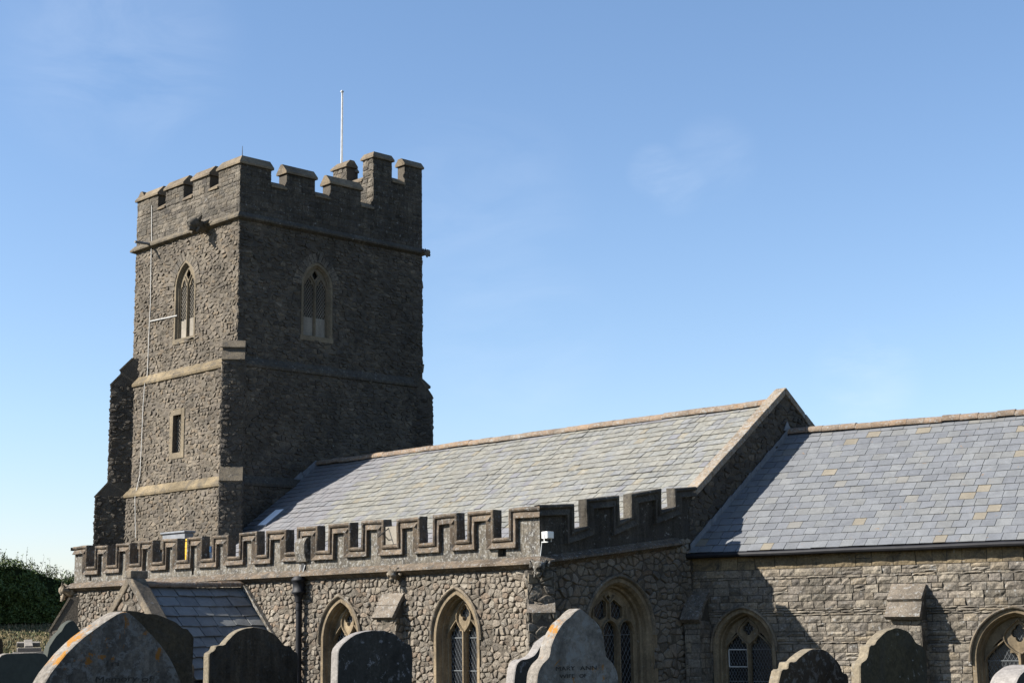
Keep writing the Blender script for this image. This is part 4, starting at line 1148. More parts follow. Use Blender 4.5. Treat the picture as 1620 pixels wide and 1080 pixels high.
tag(bo, 'small blue and white wrapped bundle seen through a gap in the aisle battlements', 'bundle')
# sundial
su0, su1 = us[23]+0.01, us[24]-0.01
um, zd1 = frA.px(615, 832.5, 0.04); _, zd0 = frA.px(615, 861, 0.04)
mb = MB(); mb.box(frA.P((su0+su1)/2, (zd0+zd1)/2, 0.0), frA.u*(su1-su0)/2, frA.n*0.045, Z3*(zd1-zd0)/2, 0)
sb = frA.P((su0+su1)/2, zd0, 0)
sd = mb.build('sundial', [M['slab_stone']], None, base=sb, bevel=0.008)
tag(sd, 'pale square stone sundial with metal pointer, set between two merlons of the aisle', 'sundial')
mb = MB(); gu, gz = frA.px(614.8, 835, 0.045)
g0 = frA.P(gu, gz, 0.04); g1 = g0+frA.n*0.34-Z3*0.23
mb.tube([g0, g1], 0.013, 6); gm = g0+(g1-g0)*0.55; mb.tube([gm, frA.P(gu, gm[2]-0.16, 0.04)], 0.011, 6)
gn = mb.build('gnomon', [M['bronze']], sd, base=sb); gn.location = (0, 0, 0)
# floodlight on the parapet return
u, z = frG.px(867.5, 846, 0.22)
mb = MB(); c = frG.P(u, z, 0.20)
mb.box(c, frG.n*0.09, np.array([0, 0.10, 0]), Z3*0.075, 0)
fl = mb.build('floodlight', [M['white_paint']], None, base=frG.P(u, z, 0.0), bevel=0.012)
tag(fl, 'small white box floodlight fixed to the corner of the battlemented aisle parapet', 'lamp')
fb = frG.P(u, z, 0.0)
mb = MB(); mb.box(c+frG.n*0.092-Z3*0.008, frG.n*0.004, np.array([0, 0.085, 0]), Z3*0.055, 0)
mb.build('lens', [M['lamp_lens']], fl, base=fb).location = (0, 0, 0)
mb = MB()
for s in (-1, 1): mb.box(c+np.array([0, s*0.106, -0.06]), frG.n*0.012, np.array([0, 0.005, 0]), Z3*0.08, 0)
mb.box(frG.P(u, z-0.14, 0.10), frG.n*0.11, np.array([0, 0.012, 0]), Z3*0.012, 0); mb.tube([frG.P(u, z-0.14, 0.02), frG.P(u-0.06, z-0.5, 0.02)], 0.01, 6)
mb.build('bracket', [M['white_strap']], fl, base=fb).location = (0, 0, 0)

# ------------------------------------------------------------------ chancel
TC = rad(12.5)
UC = np.array([math.cos(TC), math.sin(TC), 0.]); NC = np.array([math.sin(TC), -math.cos(TC), 0.])   # NC points out
J0 = np.array([XE, 28.98, 0.])
frC = Fr(J0-NC*0.12, UC, NC)
LC = 12.5
C1 = Arch(1.284, 0.70, -1.0, 0.92, 0.82); C2 = Arch(7.50, 0.86, -1.0, 0.66, 0.98)
mb = MB()
wall_face(mb, frC, [(0, GZ), (LC, GZ), (LC, 3.02), (0, 3.02)], [C1.pts(0.02), C2.pts(0.02)])
coursed(mb, frC, 0.0, LC, -0.4, 2.70, [0.11, 0.15, 0.18, 0.06, 0.16, 0.13, 0.055], (0.18, 0.50), 0.036, 501, 1, [C1, C2], 0.10, 0.8, None, 0.008)
coursed(mb, frC, 0.0, LC, 2.70, 3.02, [0.32], (0.30, 0.55), 0.03, 502, 2, (), 0.1, 0.5)
frCN = Fr(J0-NC*8.05, UC, -NC); frCE = Fr(frC.P(LC, 0, 0), -NC, UC)
wall_face(mb, frCN, [(0, GZ), (LC, GZ), (LC, 3.02), (0, 3.02)])
wall_face(mb, frCE, [(0, GZ), (7.93, GZ), (7.93, 3.02), (3.96, 6.2), (0, 3.02)])
chancel = mb.build('chancel', [M['block_mortar'], M['block_stone'], M['drip_stone']], church)
two_light('window', frC, C1, chancel, WM, True, 0.15, (0.075, 0.14), 0.010, True, True)
two_light('window', frC, C2, chancel, WM, True, 0.15, (0.085, 0.15), 0.010, True, False)
EV = 3.13; RV = 6.29; D0 = 0.20
oc = frC.P(0, EV, D0); run = 3.964+0.12+D0-0.12
scv = (-NC*run+Z3*(RV-EV)); csl = np.linalg.norm(scv); scv = scv/csl
mb = MB()
def cskip(a, y0):
    v = y0*math.cos(math.atan2(RV-EV, run)); return a < (v-0.1)*math.tan(TC)-0.30
slates(mb, oc, UC, scv, LC, csl, 0.272, (0.27, 0.36), 511, lambda a, b: 0, 0.011, 0.019, 0.003, cskip, 0.005, 0.018)
dn = -0.08*Z3
k0 = 0.0; k1 = (run)*math.tan(TC)
mb.add([oc+dn, oc+UC*LC+dn, oc+UC*LC+scv*csl+dn, oc+UC*(k1-0.3)+scv*csl+dn], [(0, 1, 2, 3)], 1)
rr = oc+scv*csl; scn = np.array([-NC[0]*run, -NC[1]*run, -(RV-EV)])/math.hypot(run, RV-EV)
mb.add([rr+UC*0.6, rr+UC*LC, rr+UC*LC+scn*csl, rr+UC*1.2+scn*csl], [(0, 1, 2, 3)], 0)
mb.build('slate_roof', [M['slate_grey'], M['black_iron']], chancel)
ridge_tiles('ridge_tiles', rr+UC*0.55+Z3*0.0, rr+UC*LC, 27, 0.125, chancel, 13)
mb = MB()
gp = [frC.P(u, EV-0.075+0.004*math.sin(u*2), D0+0.02) for u in np.linspace(-0.02, LC, 30)]
mb.tube(gp, 0.062, 10)
mb.box(frC.P(LC/2, EV-0.09, D0/2-0.02), UC*LC/2, NC*(D0/2+0.02), Z3*0.02, 0)
mb.build('gutter', [M['black_iron']], chancel)
# lead flashing up the gable
mb = MB()
nseg = 10
for i in range(nseg):
    y0 = 28.98+(YR-28.98)*i/nseg; y1 = 28.98+(YR-28.98)*(i+0.98)/nseg
    zf = lambda y: EV+(RV-EV)*((y-28.98)*math.cos(TC)+0.08)/run
    mb.prism([frG.P(y0, zf(y0)-0.02, 0.045), frG.P(y1, zf(y1)-0.02, 0.045), frG.P(y1, zf(y1)+0.17+0.02*(i % 2), 0.045), frG.P(y0, zf(y0)+0.15, 0.045)], frG.n*0.02)
mb.prism([frG.P(YR-0.16, RV+0.05, 0.04), frG.P(YR+0.16, RV+0.05, 0.04), frG.P(YR, RV+0.30, 0.04)], frG.n*0.03)
mb.build('lead_flashing', [M['lead']], chancel)
CB = [M['block_mortar'], M['block_stone'], M['cap_grey']]
wall_buttress('buttress', frC, 4.93, 5.62, [(-0.1, GZ), (0.42, GZ), (0.42, 1.52), (0.22, 1.9), (-0.1, 2.25)], chancel, CB, 521, True, [((0.53, 1.52), (0.24, 1.88), 0.10), ((0.34, 1.88), (-0.02, 2.22), 0.10)])
wall_buttress('buttress', frC, 0.02, 0.42, [(-0.1, GZ), (0.50, GZ), (0.50, 1.55), (0.25, 1.95), (-0.1, 2.25)], chancel, CB, 531, True, [((0.58, 1.52), (0.30, 1.86), 0.11), ((0.36, 1.84), (-0.02, 2.18), 0.09)])
wall_buttress('buttress', frC, 11.4, 12.1, [(-0.1, GZ), (0.42, GZ), (0.42, 1.52), (0.22, 1.9), (-0.1, 2.25)], chancel, CB, 541, True, [((0.53, 1.52), (0.24, 1.88), 0.10), ((0.34, 1.88), (-0.02, 2.22), 0.10)])

# ------------------------------------------------------------------ porch
XP, ZP, YP = -34.98, 2.58, 20.62
v0 = frA.px(386, 930); v1 = frA.px(419, 992)
PS = (v0[1]-v1[1])/(v1[0]-v0[0])                 # slope of the porch roof
PS = min(PS, 0.92); ZEV = 0.30; HWP = (ZP-ZEV)/PS; print('PORCH', PS, HWP)
frP = Fr((0, YP), (1, 0, 0), (0, -1, 0)); frPE = Fr((XP+HWP-0.18, 0), (0, 1, 0), (1, 0, 0))
mb = MB()
gw = HWP-0.05
mb.prism([frP.P(XP-gw, GZ, 0), frP.P(XP+gw, GZ, 0), frP.P(XP+gw, ZP-PS*gw+0.05, 0), frP.P(XP, ZP+0.05, 0), frP.P(XP-gw, ZP-PS*gw+0.05, 0)], -frP.n*0.40, 0)
rubble(mb, frP, [(XP-gw, 0.2), (XP+gw, 0.2), (XP, ZP+0.05)], 0.2, 0.17, 0.035, 601, 1)
bx(mb, XP+HWP-0.6, XP+HWP-0.18, YP+0.4, YA, GZ, ZEV+0.1); bx(mb, XP-HWP+0.18, XP-HWP+0.6, YP+0.4, YA, GZ, ZEV+0.1)
rubble(mb, frPE, [(YP+0.4, -0.8), (YA, -0.8), (YA, ZEV), (YP+0.4, ZEV)], 0.2, 0.17, 0.035, 602, 1)
porch = mb.build('porch', [M['aisle_mortar'], M['aisle_rubble']], church)
mb = MB()
hyp = math.hypot(1, PS)
for s in (-1, 1):
    so_ = np.array([XP+s*HWP, YP+0.34 if s > 0 else YA, ZEV]); uu = np.array([0, 1. if s > 0 else -1., 0])
    sv2 = np.array([-s/hyp, 0, PS/hyp])
    slates(mb, so_, uu, sv2, YA-YP-0.34, HWP*hyp, HWP*hyp/9.0, (0.40, 0.58), 611+s, lambda a, b: 0, 0.022, 0.055, 0.012, None, 0.012)
    mb.add([so_-0.03*Z3, so_+uu*(YA-YP-0.34)-0.03*Z3, so_+uu*(YA-YP-0.34)+sv2*HWP*hyp-0.03*Z3, so_+sv2*HWP*hyp-0.03*Z3], [(0, 1, 2, 3)], 1)
mb.build('slate_roof', [M['slate_porch'], M['black_iron']], porch)
ridge_tiles('ridge_tiles', (XP, YP+0.3, ZP+0.03), (XP, YA-0.02, ZP+0.05), 8, 0.11, porch, 23)
mb = MB()
for s in (-1, 1):
    q = [(0, 0.33), (gw+0.02, 0.33-PS*(gw+0.02)), (gw+0.02, 0.05-PS*(gw+0.02)), (0, 0.05)]
    mb.prism([np.array([XP+s*a, YP-0.06, ZP+b]) for a, b in q], np.array([0, 0.40, 0]), 0)
bx(mb, XP-0.13, XP+0.13, YP-0.08, YP+0.42, ZP+0.20, ZP+0.40)
mb.build('gable_coping', [M['hood_stone']], porch, bevel=0.03)
mb = MB()
q = [(0.05, 0.06), (HWP, 0.06-PS*HWP), (HWP+0.14, -PS*HWP), (0.19, 0.06)]
mb.prism([np.array([XP+a, YA-0.14, ZP+b]) for a, b in q], np.array([0, 0.13, 0]), 0)
mb.build('mortar_fillet', [M['parapet_stone']], porch)

# ================================================================== the ground
def sstep(a, b, x):
    t = max(0., min(1., (x-a)/(b-a))); return t*t*(3-2*t)
def ground_z(x, y):
    z = 0.0
    dxr = max(-53-x, 0, x+9); dyr = max(19-y, 0, y-41)
    dist = math.hypot(dxr, dyr)
    near = math.hypot(x, y)
    z -= 1.7*(1-sstep(0.5, 6.0, dist))*sstep(12, 18, near)
    if x < -53: z += sstep(-53, -61, x)*0.45+max(0, -x-61)*0.088 if x > -82 else 0.45+21*0.088+max(0, -x-82)*0.01
    z += 0.05*noise.noise(Vector((x*0.15, y*0.15, 0)))+0.02*noise.noise(Vector((x*0.7, y*0.7, 3)))
    return z
mb = MB()
xs = np.concatenate([np.linspace(-900, -130, 14), np.linspace(-120, -46, 112), np.linspace(-45, 15, 70), np.linspace(25, 700, 14)])
yy = np.concatenate([np.linspace(-600, -40, 10), np.linspace(-30, 70, 130), np.linspace(80, 900, 14)])
mb.add([(x, y, ground_z(x, y)) for y in yy for x in xs], [(j*len(xs)+i, j*len(xs)+i+1, (j+1)*len(xs)+i+1, (j+1)*len(xs)+i) for j in range(len(yy)-1) for i in range(len(xs)-1)])
m, N, L, P = new_mat('dry_grass')
co = N.new('ShaderNodeTexCoord').outputs['Object']
n1 = tex_noise(N, L, co, 0.55, 7, 0.65, 0.4)
r1 = ramp(N, [(0.30, (0.022, 0.033, 0.010)), (0.45, (0.05, 0.055, 0.018)), (0.55, (0.11, 0.088, 0.040)), (0.72, (0.155, 0.122, 0.06))]); L.new(n1, r1.inputs[0])
n2 = tex_noise(N, L, co, 14, 6, 0.75); r2 = ramp(N, [(0.3, g(0.6)), (0.7, g(1.3))]); L.new(n2, r2.inputs[0])
L.new(mixc(N, L, 1.0, r1.outputs[0], r2.outputs[0], 'MULTIPLY'), P.inputs['Base Color']); P.inputs['Roughness'].default_value = 0.95
P.inputs['Specular IOR Level'].default_value = 0.1
b = N.new('ShaderNodeBump'); b.inputs['Strength'].default_value = 1.0; b.inputs['Distance'].default_value = 0.15
L.new(tex_noise(N, L, co, 5, 8, 0.75), b.inputs['Height']); L.new(b.outputs[0], P.inputs['Normal'])
gobj = mb.build('ground', [m], None, True, normals=False); tag(gobj, kind='structure')

# grass tufts on the bank that shows beyond the stones
rng = np.random.RandomState(4)
mb = MB()
for k in range(5000):
    d = rng.uniform(56, 90); px = rng.uniform(-30, 135)
    v = ray(px, 1000); v = v/math.hypot(v[0], v[1]); x, y = v[0]*d, v[1]*d
    z = ground_z(x, y); h = rng.uniform(0.05, 0.16); a = rng.uniform(0, math.pi); w = rng.uniform(0.02, 0.06)
    ca, sa = math.cos(a)*w, math.sin(a)*w; lx, ly = rng.uniform(-0.08, 0.08, 2)
    mb.add([(x-ca, y-sa, z-0.02), (x+ca, y+sa, z-0.02), (x+lx, y+ly, z+h)], [(0, 1, 2)], 0 if rng.rand() < 0.62 else 1)
mg1, N, L, P = new_mat('straw_blades'); P.inputs['Base Color'].default_value = (0.15, 0.115, 0.055, 1); P.inputs['Roughness'].default_value = 0.8
mg2, N, L, P = new_mat('green_blades'); P.inputs['Base Color'].default_value = (0.045, 0.055, 0.016, 1); P.inputs['Roughness'].default_value = 0.8
gr = mb.build('grass', [mg1, mg2], None, normals=False); tag(gr, kind='stuff')

# ------------------------------------------------------------------ hedge
def leaf_mat(name, a, b_):
    m, N, L, P = new_mat(name)
    geo = N.new('ShaderNodeNewGeometry'); r = ramp(N, [(0, a), (1, b_)]); L.new(geo.outputs['Random Per Island'], r.inputs[0])
    L.new(r.outputs[0], P.inputs['Base Color']); P.inputs['Roughness'].default_value = 0.6
    P.inputs['Specular IOR Level'].default_value = 0.25
    return m
ML = leaf_mat('hedge_leaf', (0.025, 0.048, 0.011), (0.10, 0.135, 0.035)); MT = plain_mat('twig', (0.06, 0.045, 0.03), 0.9)
vl = ray(-120, 1000); vl /= math.hypot(vl[0], vl[1]); vr = ray(150, 1000); vr /= math.hypot(vr[0], vr[1])
h0, h1 = vl*84, vr*92; h0[2] = 0; h1[2] = 0
ht = (h1-h0)/np.linalg.norm(h1-h0); hn = np.cross(ht, Z3); hL = np.linalg.norm(h1-h0)
if np.dot(hn, -h0) < 0: hn = -hn
mb = MB(); rng = np.random.RandomState(8)
def hh_at(t):
    px = -120+270*t
    top = np.interp(px, [-120, 0, 30, 62, 80, 115, 150], [880, 882, 893, 901, 909, 905, 912])
    d = 84+8*t
    return 1.5+(1000.5-px*0.0133-top)/FPX*d*1.02-0.55
for k in range(30000):
    t = rng.rand(); base = h0+ht*hL*t; zb_ = ground_z(base[0], base[1])
    H = hh_at(t)-zb_
    a = rng.rand()
    dep = 1.35*(1-0.55*a**2.5)+0.45*noise.noise(Vector((t*hL*0.6, a*3.2, 1)))+0.25*noise.noise(Vector((t*hL*1.7, a*7, 9)))
    hz = H*a+0.35*noise.noise(Vector((t*hL*0.8, 5, 2)))*a
    if a > 0.86: dep *= rng.uniform(-0.9, 1.0)
    else: dep -= rng.exponential(0.18)
    c = base+hn*dep+Z3*(zb_+hz*1.0)
    s = rng.uniform(0.035, 0.085)
    d1 = rng.normal(size=3); d1 /= np.linalg.norm(d1); d2 = np.cross(d1, rng.normal(size=3)); d2 /= np.linalg.norm(d2)+1e-9
    mb.add([c-d1*s*1.3, c+d2*s*0.6, c+d1*s*1.3, c-d2*s*0.6], [(0, 1, 2, 3)], 0)
for k in range(260):                                                  # sprays standing out of the top
    t = rng.rand(); base = h0+ht*hL*t; top = hh_at(t); c = base+hn*rng.uniform(-0.6, 0.9)+Z3*(top-0.15)
    L_ = rng.uniform(0.2, 0.75); lean = rng.normal(size=3)*0.22
    e = c+Z3*L_+lean
    mb.tube([c, (c+e)/2+rng.normal(size=3)*0.03, e], [0.010, 0.008, 0.004], 4, 1)
    for i in range(7):
        f = rng.uniform(0.2, 1.0); p = c+(e-c)*f+rng.normal(size=3)*0.05; s = rng.uniform(0.03, 0.06)
        d1 = rng.normal(size=3); d1 /= np.linalg.norm(d1); d2 = np.cross(d1, rng.normal(size=3)); d2 /= np.linalg.norm(d2)+1e-9
        mb.add([p-d1*s*1.2, p+d2*s*0.6, p+d1*s*1.2, p-d2*s*0.6], [(0, 1, 2, 3)], 0)
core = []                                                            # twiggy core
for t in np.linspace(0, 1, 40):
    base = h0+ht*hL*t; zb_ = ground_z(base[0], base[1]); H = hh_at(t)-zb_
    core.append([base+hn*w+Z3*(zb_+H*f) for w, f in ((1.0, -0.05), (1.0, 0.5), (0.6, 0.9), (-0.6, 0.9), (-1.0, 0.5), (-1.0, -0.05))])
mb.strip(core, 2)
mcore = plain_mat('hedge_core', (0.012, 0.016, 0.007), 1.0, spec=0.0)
hc = (h0+h1)/2; hc[2] = ground_z(hc[0], hc[1])
ho = mb.build('hedge', [ML, MT, mcore], None, base=tuple(hc), normals=False)
tag(ho, 'tall dark overgrown hedge on the dry grass bank beyond the church', 'hedge')

# ================================================================== headstones
def grave_mat(name, cols, **k): return stone_mat(name, cols, **k)
GM = {
 'grey_lichen': grave_mat('grave_grey_lichen', [(0.175, 0.168, 0.16)], big=0.6, fine=0.5, pale=0.95, dark=0.75, orange=0.85, bump=0.35, scale=2.6, streak=0.3, palecol=(0.28, 0.28, 0.275), orange_col=(0.36, 0.15, 0.02)),
 'brown': grave_mat('grave_brown', [(0.095, 0.08, 0.055)], big=0.5, fine=0.45, pale=0.3, dark=0.5, bump=0.6, scale=2.2, palecol=(0.17, 0.17, 0.14)),
 'dark': grave_mat('grave_dark', [(0.095, 0.078, 0.058)], big=0.5, fine=0.5, pale=0.4, dark=0.5, streak=0.4, bump=0.6, scale=2.4, palecol=(0.17, 0.165, 0.15)),
 'black_white': grave_mat('grave_black_white', [(0.07, 0.07, 0.065)], big=0.4, fine=0.4, pale=0.55, dark=0.5, streak=0.3, bump=0.35, scale=1.8, palecol=(0.40, 0.39, 0.40)),
 'pale': grave_mat('grave_pale', [(0.30, 0.293, 0.28)], big=0.35, fine=0.35, pale=0.9, dark=0.55, orange=0.62, bump=0.4, scale=1.7, palecol=(0.42, 0.42, 0.40), orange_col=(0.44, 0.19, 0.02)),
 'speckled': grave_mat('grave_speckled', [(0.09, 0.07, 0.048)], big=0.45, fine=0.45, pale=0.85, dark=0.4, orange=0.15, bump=0.3, scale=2.0, palecol=(0.30, 0.29, 0.27)),
 'olive': grave_mat('grave_olive', [(0.095, 0.083, 0.05)], big=0.5, fine=0.5, pale=0.3, dark=0.35, orange=0.40, bump=0.3, scale=1.8, orange_col=(0.25, 0.16, 0.03)),
 'green_slate': grave_mat('grave_green_slate', [(0.10, 0.115, 0.105)], big=0.2, fine=0.15, pale=0.0, bump=0.12),
 'edge_pale': grave_mat('grave_edge_pale', [(0.40, 0.38, 0.35)], big=0.3, fine=0.4, pale=0.6, dark=0.35, orange=0.3, bump=0.4, scale=2.2),
 'edge_orange': grave_mat('grave_edge_orange', [(0.33, 0.31, 0.285)], big=0.35, fine=0.45, pale=0.6, dark=0.3, orange=1.15, bump=0.4, scale=1.7, orange_col=(0.50, 0.22, 0.02)),
 'edge_sand': grave_mat('grave_edge_sand', [(0.33, 0.29, 0.22)], big=0.3, fine=0.3, pale=0.4, dark=0.3, orange=0.3, bump=0.3, scale=2.0, orange_col=(0.42, 0.24, 0.05)),
 'edge_white': grave_mat('grave_edge_white', [(0.40, 0.39, 0.39)], big=0.2, fine=0.3, pale=0.5, dark=0.15, bump=0.3, scale=2.0),
 'letter': plain_mat('inscription_ink', (0.042, 0.040, 0.037), 0.95, spec=0.0),
 'letter_pale': plain_mat('inscription_pale', (0.30, 0.30, 0.30), 0.9),
}
STONES = {}
def headstone(name, label, outline, dist, face_deg, thick, face_m, edge_m, group='headstones in the churchyard', zbase=None, inscription=None, mirror=False):
    """outline: left to right along the top of the front face, in photograph pixels; the stone stands dist metres off"""
    xs_ = [p[0] for p in outline]; xm = (min(xs_)+max(xs_))/2
    v = ray(xm, 1000); hv = v/math.hypot(v[0], v[1])
    p0 = np.array([hv[0]*dist, hv[1]*dist, 0.])
    n = np.array([math.cos(rad(face_deg)), math.sin(rad(face_deg)), 0.]); u = np.array([-n[1], n[0], 0.])
    fr = Fr(p0, u, n)
    pts = [fr.px(x, y) for x, y in outline]
    zb = (ground_z(p0[0], p0[1]) if zbase is None else zbase)
    # smooth the traced line a little
    P2 = [pts[0]]
    for a, b in zip(pts[:-1], pts[1:]): P2 += [(a[0]*0.75+b[0]*0.25, a[1]*0.75+b[1]*0.25), (a[0]*0.25+b[0]*0.75, a[1]*0.25+b[1]*0.75)]
    P2.append(pts[-1]); pts = P2
    full = [(pts[0][0], zb-0.1)]+pts+[(pts[-1][0], zb-0.1)]
    base = fr.P((pts[0][0]+pts[-1][0])/2, zb, -thick/2)
    mb = MB()
    full = [full[0]]+[(a+0.004*noise.noise(Vector((a*14, z*14, len(STONES)))), z+0.005*noise.noise(Vector((a*17, z*17, len(STONES)+9)))) for a, z in full[1:-1]]+[full[-1]]
    F = [fr.P(a, z, 0) for a, z in full]; B = [fr.P(a, z, -thick) for a, z in full]
    ns = len(F)
    # inset the front slightly so that the arris is worn, not razor sharp
    cxx = sum(p[0] for p in full)/ns; czz = sum(p[1] for p in full)/ns
    cen = lambda p, k, d: fr.P(p[0]+(cxx-p[0])*k, p[1]+(czz-p[1])*k, d)
    F1 = [cen(p, 0.012, 0.0) for p in full]; F2 = [fr.P(p[0], p[1], -0.008) for p in full]; B2 = [fr.P(p[0], p[1], -thick+0.008) for p in full]; B1 = [cen(p, 0.012, -thick) for p in full]
    mb.poly(F1, mi=0); mb.poly(B1, mi=0)
    mb.strip([F1, F2, B2, B1], 1, True)
    rg = np.random.RandomState(len(STONES)+3)
    o = mb.build(name, [GM[face_m], GM[edge_m]], None, base=tuple(base))
    tag(o, label, 'headstone', group)
    STONES[label] = (o, fr, base, zb)
    print('STONE', label[:40], 'w %.2f h %.2f' % (max(p[0] for p in pts)-min(p[0] for p in pts), max(p[1] for p in pts)-zb))
    return o, fr, base
def letters(text, fr, base, parent, px, py, height_px, mat, width_px=None):
    cu = bpy.data.curves.new('inscription', 'FONT'); cu.body = text; cu.size = 1.0; cu.extrude = 0.004
    cu.align_x = 'CENTER'; cu.align_y = 'CENTER'
    t = bpy.data.objects.new('inscription', cu); COL.objects.link(t)
    dg = bpy.context.evaluated_depsgraph_get()
    me = bpy.data.meshes.new_from_object(t.evaluated_get(dg))
    bpy.data.objects.remove(t)
    u0, z0 = fr.px(px, py); u1, z1 = fr.px(px, py-height_px)
    k = (z1-z0)/0.7
    w = max(v.co.x for v in me.vertices)-min(v.co.x for v in me.vertices)
    kx = k
    if width_px:
        ua, _ = fr.px(px-width_px/2, py); ub, _ = fr.px(px+width_px/2, py); kx = abs(ub-ua)/w
    rg = np.random.RandomState(len(text))
    for v in me.vertices:
        q = fr.P(u0+v.co.x*kx, z0+v.co.y*k, 0.0015+min(0.003, max(0, v.co.z))*0.3)-np.asarray(base)
        v.co = Vector(q)
    me.materials.clear(); me.materials.append(mat)
    o = bpy.data.objects.new('inscription', me); COL.objects.link(o); o.parent = parent
    return o

o1, f1, b1 = headstone('headstone', 'big grey pointed headstone blotched with orange lichen at the lower left',
    [(70, 1080), (83, 1060), (97, 1041), (125, 1012), (153, 991), (180.5, 974), (194, 966.5), (203, 968.5), (215, 977.5), (229, 991), (245, 1008), (258, 1024), (271, 1044), (280, 1060), (287, 1080)], 7.0, 2, 0.10, 'grey_lichen', 'edge_orange')
letters('In', f1, b1, o1, 178, 1049, 9, GM['letter'], 20)
letters('Memory', f1, b1, o1, 184, 1073.5, 9, GM['letter'], 66); letters('of', f1, b1, o1, 232, 1073.5, 9, GM['letter'], 18)
headstone('headstone', 'plain brown headstone with a stepped right shoulder, right behind the big lichened pointed one',
    [(150, 1020), (160, 1000), (175, 980), (188, 969), (200, 964.5), (216.7, 966.7), (229, 970), (246.7, 970), (256, 974), (266.7, 977.8), (277.8, 982.5), (285, 989), (289, 993), (297, 993.5), (300, 999), (306.7, 1006), (307, 1015), (305.5, 1045), (303.5, 1080)], 8.4, 0, 0.11, 'brown', 'brown')
headstone('headstone', 'dark round headed headstone with hollowed shoulders, before the porch roof beside the black downpipe',
    [(329, 1080), (330, 1050), (330.5, 1034), (334, 1031), (338, 1029), (340.5, 1025), (341.8, 1020.5), (355, 1020), (358, 1015), (363.3, 1009), (370, 1002), (376.7, 997.8), (385, 994.5), (392, 992.6), (404, 991.3), (416.7, 993.6), (424, 996.5), (430, 1000), (436, 1004), (441, 1009), (446, 1015), (450, 1020.5), (461, 1021), (462.5, 1025), (464.5, 1028), (468, 1031), (472, 1033), (472, 1050), (471, 1080)], 12, 3, 0.068, 'dark', 'edge_sand')
headstone('headstone', 'blackened round topped headstone with white crusted upper edge, before the aisle window nearest the porch',
    [(533.3, 1080), (534.5, 1045), (534.8, 1026.7), (541, 1019), (549, 1011.9), (556, 1006.5), (563.7, 1002), (571, 999.5), (580, 997.8), (590, 996.6), (600.7, 996.3), (609, 997.2), (617, 999), (624, 1002), (630.4, 1006.7), (636, 1011.5), (642.2, 1017.8), (650, 1019), (653, 1026), (653, 1050), (652.6, 1080)], 12, -1, 0.085, 'black_white', 'edge_white')
o5, f5, b5 = headstone('headstone', 'pale inscribed ogee topped headstone, yellow lichen on its left edge, before the three light window',
    [(849, 1080), (850, 1068), (853, 1059), (857.8, 1050), (863, 1044), (868, 1039.5), (870, 1033), (871, 1024.7), (873.5, 1016), (877, 1007), (880, 1001), (884.3, 994), (889, 987.5), (894, 981.3), (900, 975.5), (906, 970), (912, 965), (917, 961.2), (922, 964), (927.6, 968), (933, 972.5), (937.3, 977.2), (943, 982.5), (948, 988.5), (951.5, 995), (954, 1003), (955.6, 1012), (956.5, 1022), (958, 1031), (960, 1039), (964, 1043), (968.6, 1047.5), (972, 1052), (975, 1058.4), (978, 1069), (979.5, 1080)], 8.5, -4, 0.085, 'pale', 'edge_orange')
letters('MARY', f5, b5, o5, 894, 1057, 6.5, GM['letter'], 30); letters('ANN', f5, b5, o5, 931, 1056, 6.5, GM['letter'], 26)
letters('WIFE', f5, b5, o5, 897, 1069, 6.0, GM['letter'], 24); letters('OF', f5, b5, o5, 922, 1068.5, 6.0, GM['letter'], 11)
headstone('headstone', 'dark headstone with a white scrolled shoulder, half hidden behind the inscribed ogee one',
    [(813, 1080), (814, 1065), (816, 1054), (818.5, 1048), (822, 1045), (828, 1043), (835, 1041.2), (842, 1038), (848, 1033), (853, 1025), (858, 1017), (863, 1011), (871, 1005), (880, 1001), (889, 1001), (896, 1006), (901, 1016), (906, 1028), (913, 1036), (922, 1041), (928, 1046), (930, 1056), (930, 1080)], 10.0, 2, 0.07, 'black_white', 'edge_white')
headstone('headstone', 'brown headstone speckled with pale lichen under the tracery window, a small step at each shoulder',
    [(1231.5, 1080), (1234, 1068), (1236.7, 1058), (1245.8, 1058), (1247, 1051), (1249, 1046.3), (1258, 1046.5), (1263, 1040.5), (1270, 1034.5), (1276, 1030.5), (1282, 1027.5), (1288, 1025.8), (1295, 1025), (1302, 1026.3), (1308, 1029), (1313, 1033), (1318, 1038), (1323, 1043.5), (1328, 1050), (1331, 1056), (1333.5, 1063.5), (1341.7, 1065.8), (1343, 1080)], 10.5, 2, 0.075, 'speckled', 'edge_sand')
headstone('headstone', 'olive brown tall headstone with a lichen yellowed left shoulder beneath the wall buttress',
    [(1361, 1080), (1361, 1062), (1361.3, 1050), (1366, 1046), (1371.7, 1041.7), (1374, 1030), (1375.5, 1020), (1383.5, 1019.7), (1386, 1014.5), (1390, 1009.5), (1394, 1005), (1398, 1001), (1404, 997), (1410, 994.2), (1416, 993), (1422, 992.8), (1428, 994), (1433, 996.5), (1438.5, 1000), (1443, 1004.8), (1447, 1010.5), (1450, 1017.5), (1460, 1021), (1463.5, 1027), (1466, 1035), (1467, 1055), (1467.5, 1080)], 10.5, -2, 0.07, 'olive', 'edge_sand')
headstone('headstone', 'whitish thick headstone with a rounded top, cut off by the right edge of the view',
    [(1606, 1085), (1608, 1077), (1612.6, 1069), (1620, 1060), (1630, 1054), (1642, 1051), (1655, 1053), (1667, 1060), (1676, 1071), (1681, 1085)], 6.0, 0, 0.10, 'black_white', 'edge_white')
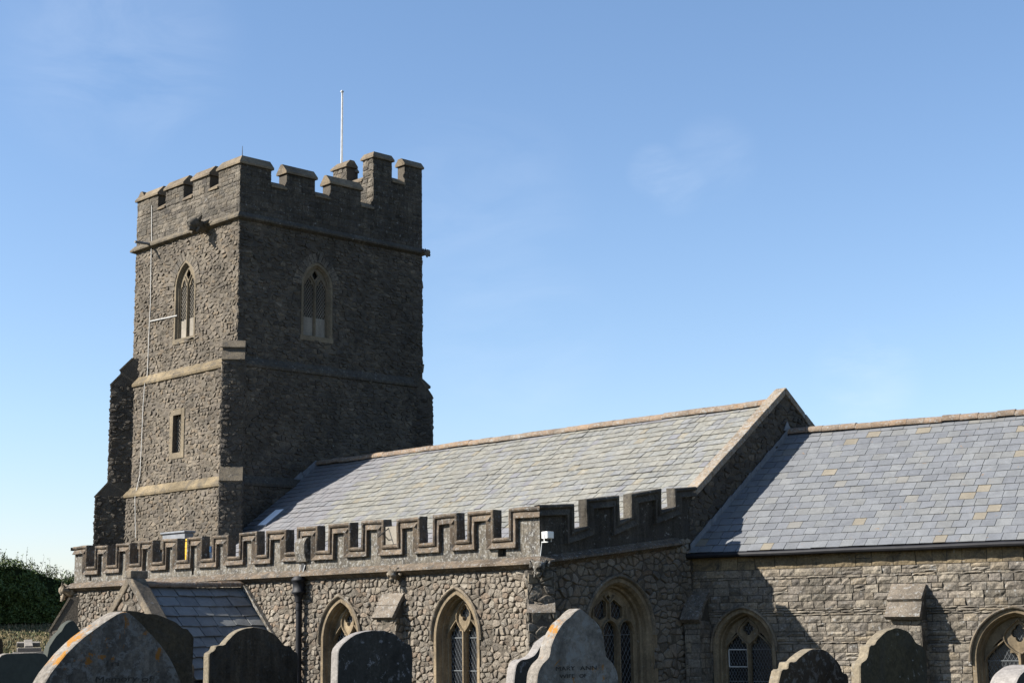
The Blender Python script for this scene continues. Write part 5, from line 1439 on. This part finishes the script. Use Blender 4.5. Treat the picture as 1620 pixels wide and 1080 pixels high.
headstone('headstone', 'plain green grey headstone leaning right with a wavy top, left of the big lichened one',
    [(73, 1050), (74.5, 1040), (77, 1025), (81, 1017), (87, 1008), (93, 1001), (98.5, 996), (101, 991), (104, 986.5), (109, 983), (115, 980.7), (119, 984), (124.5, 991.5), (131, 1005), (138, 1025), (145, 1050)], 13.0, 0, 0.075, 'green_slate', 'green_slate')
headstone('headstone', 'low flat topped dark slate headstone at the lower left corner, its left shoulder cut away',
    [(-14, 1075), (-8, 1052), (-3, 1041), (4, 1033.2), (30, 1032.6), (68, 1032), (74, 1036), (84, 1050), (90, 1075)], 10.5, 0, 0.06, 'green_slate', 'edge_pale')
headstone('headstone', 'small grey square headstone far off on the dry bank, at the very left',
    [(-16, 1030), (-15, 1012), (-13, 1009.5), (-2, 1009), (4.5, 1010), (5, 1030)], 66, -8, 0.35, 'brown', 'brown', zbase=ground_z(-58, 30)-0.3)
# stepped grave with a cross lying back on it, on the far bank
v = ray(46, 1020); hv = v/math.hypot(v[0], v[1]); cp = hv*66.5; gz0 = ground_z(cp[0], cp[1])
ce = np.array([cp[0], cp[1], gz0])
zl = on_plane(56, 1031, ce, -hv)[2]
gx = np.array([0.90, -0.43, 0]); gx /= np.linalg.norm(gx); gy = np.array([-gx[1], gx[0], 0])     # gx: foot of the grave, towards the church
cr_ = empty('grave_monument', tuple(ce))
tag(cr_, 'pale stone cross lying back on a stepped grave, far off on the dry bank', 'grave')
def gm(name, boxes, mat):
    mb = MB()
    for c, a, b, h in boxes: mb.box(ce+np.array(c), a, b, h)
    return mb.build(name, [mat], cr_, bevel=0.02)
gm('lower_step', [(gx*0.55+Z3*0.16, gx*0.62, gy*0.62, Z3*0.22)], GM['edge_pale'])
gm('upper_step', [(gx*0.25+Z3*0.46, gx*0.45, gy*0.46, Z3*0.08)], GM['edge_pale'])
lean = (-gx*0.97+Z3*0.16); lean /= np.linalg.norm(lean); ln = np.cross(gy, lean); ln /= np.linalg.norm(ln)
cb = -gx*0.05+Z3*0.50
gm('cross', [(cb+lean*0.85, lean*0.75, gy*0.16, ln*0.09), (cb+lean*1.0, lean*0.15, gy*0.45, ln*0.088)], GM['edge_pale'])
print('SCENE OK', len(bpy.data.objects))
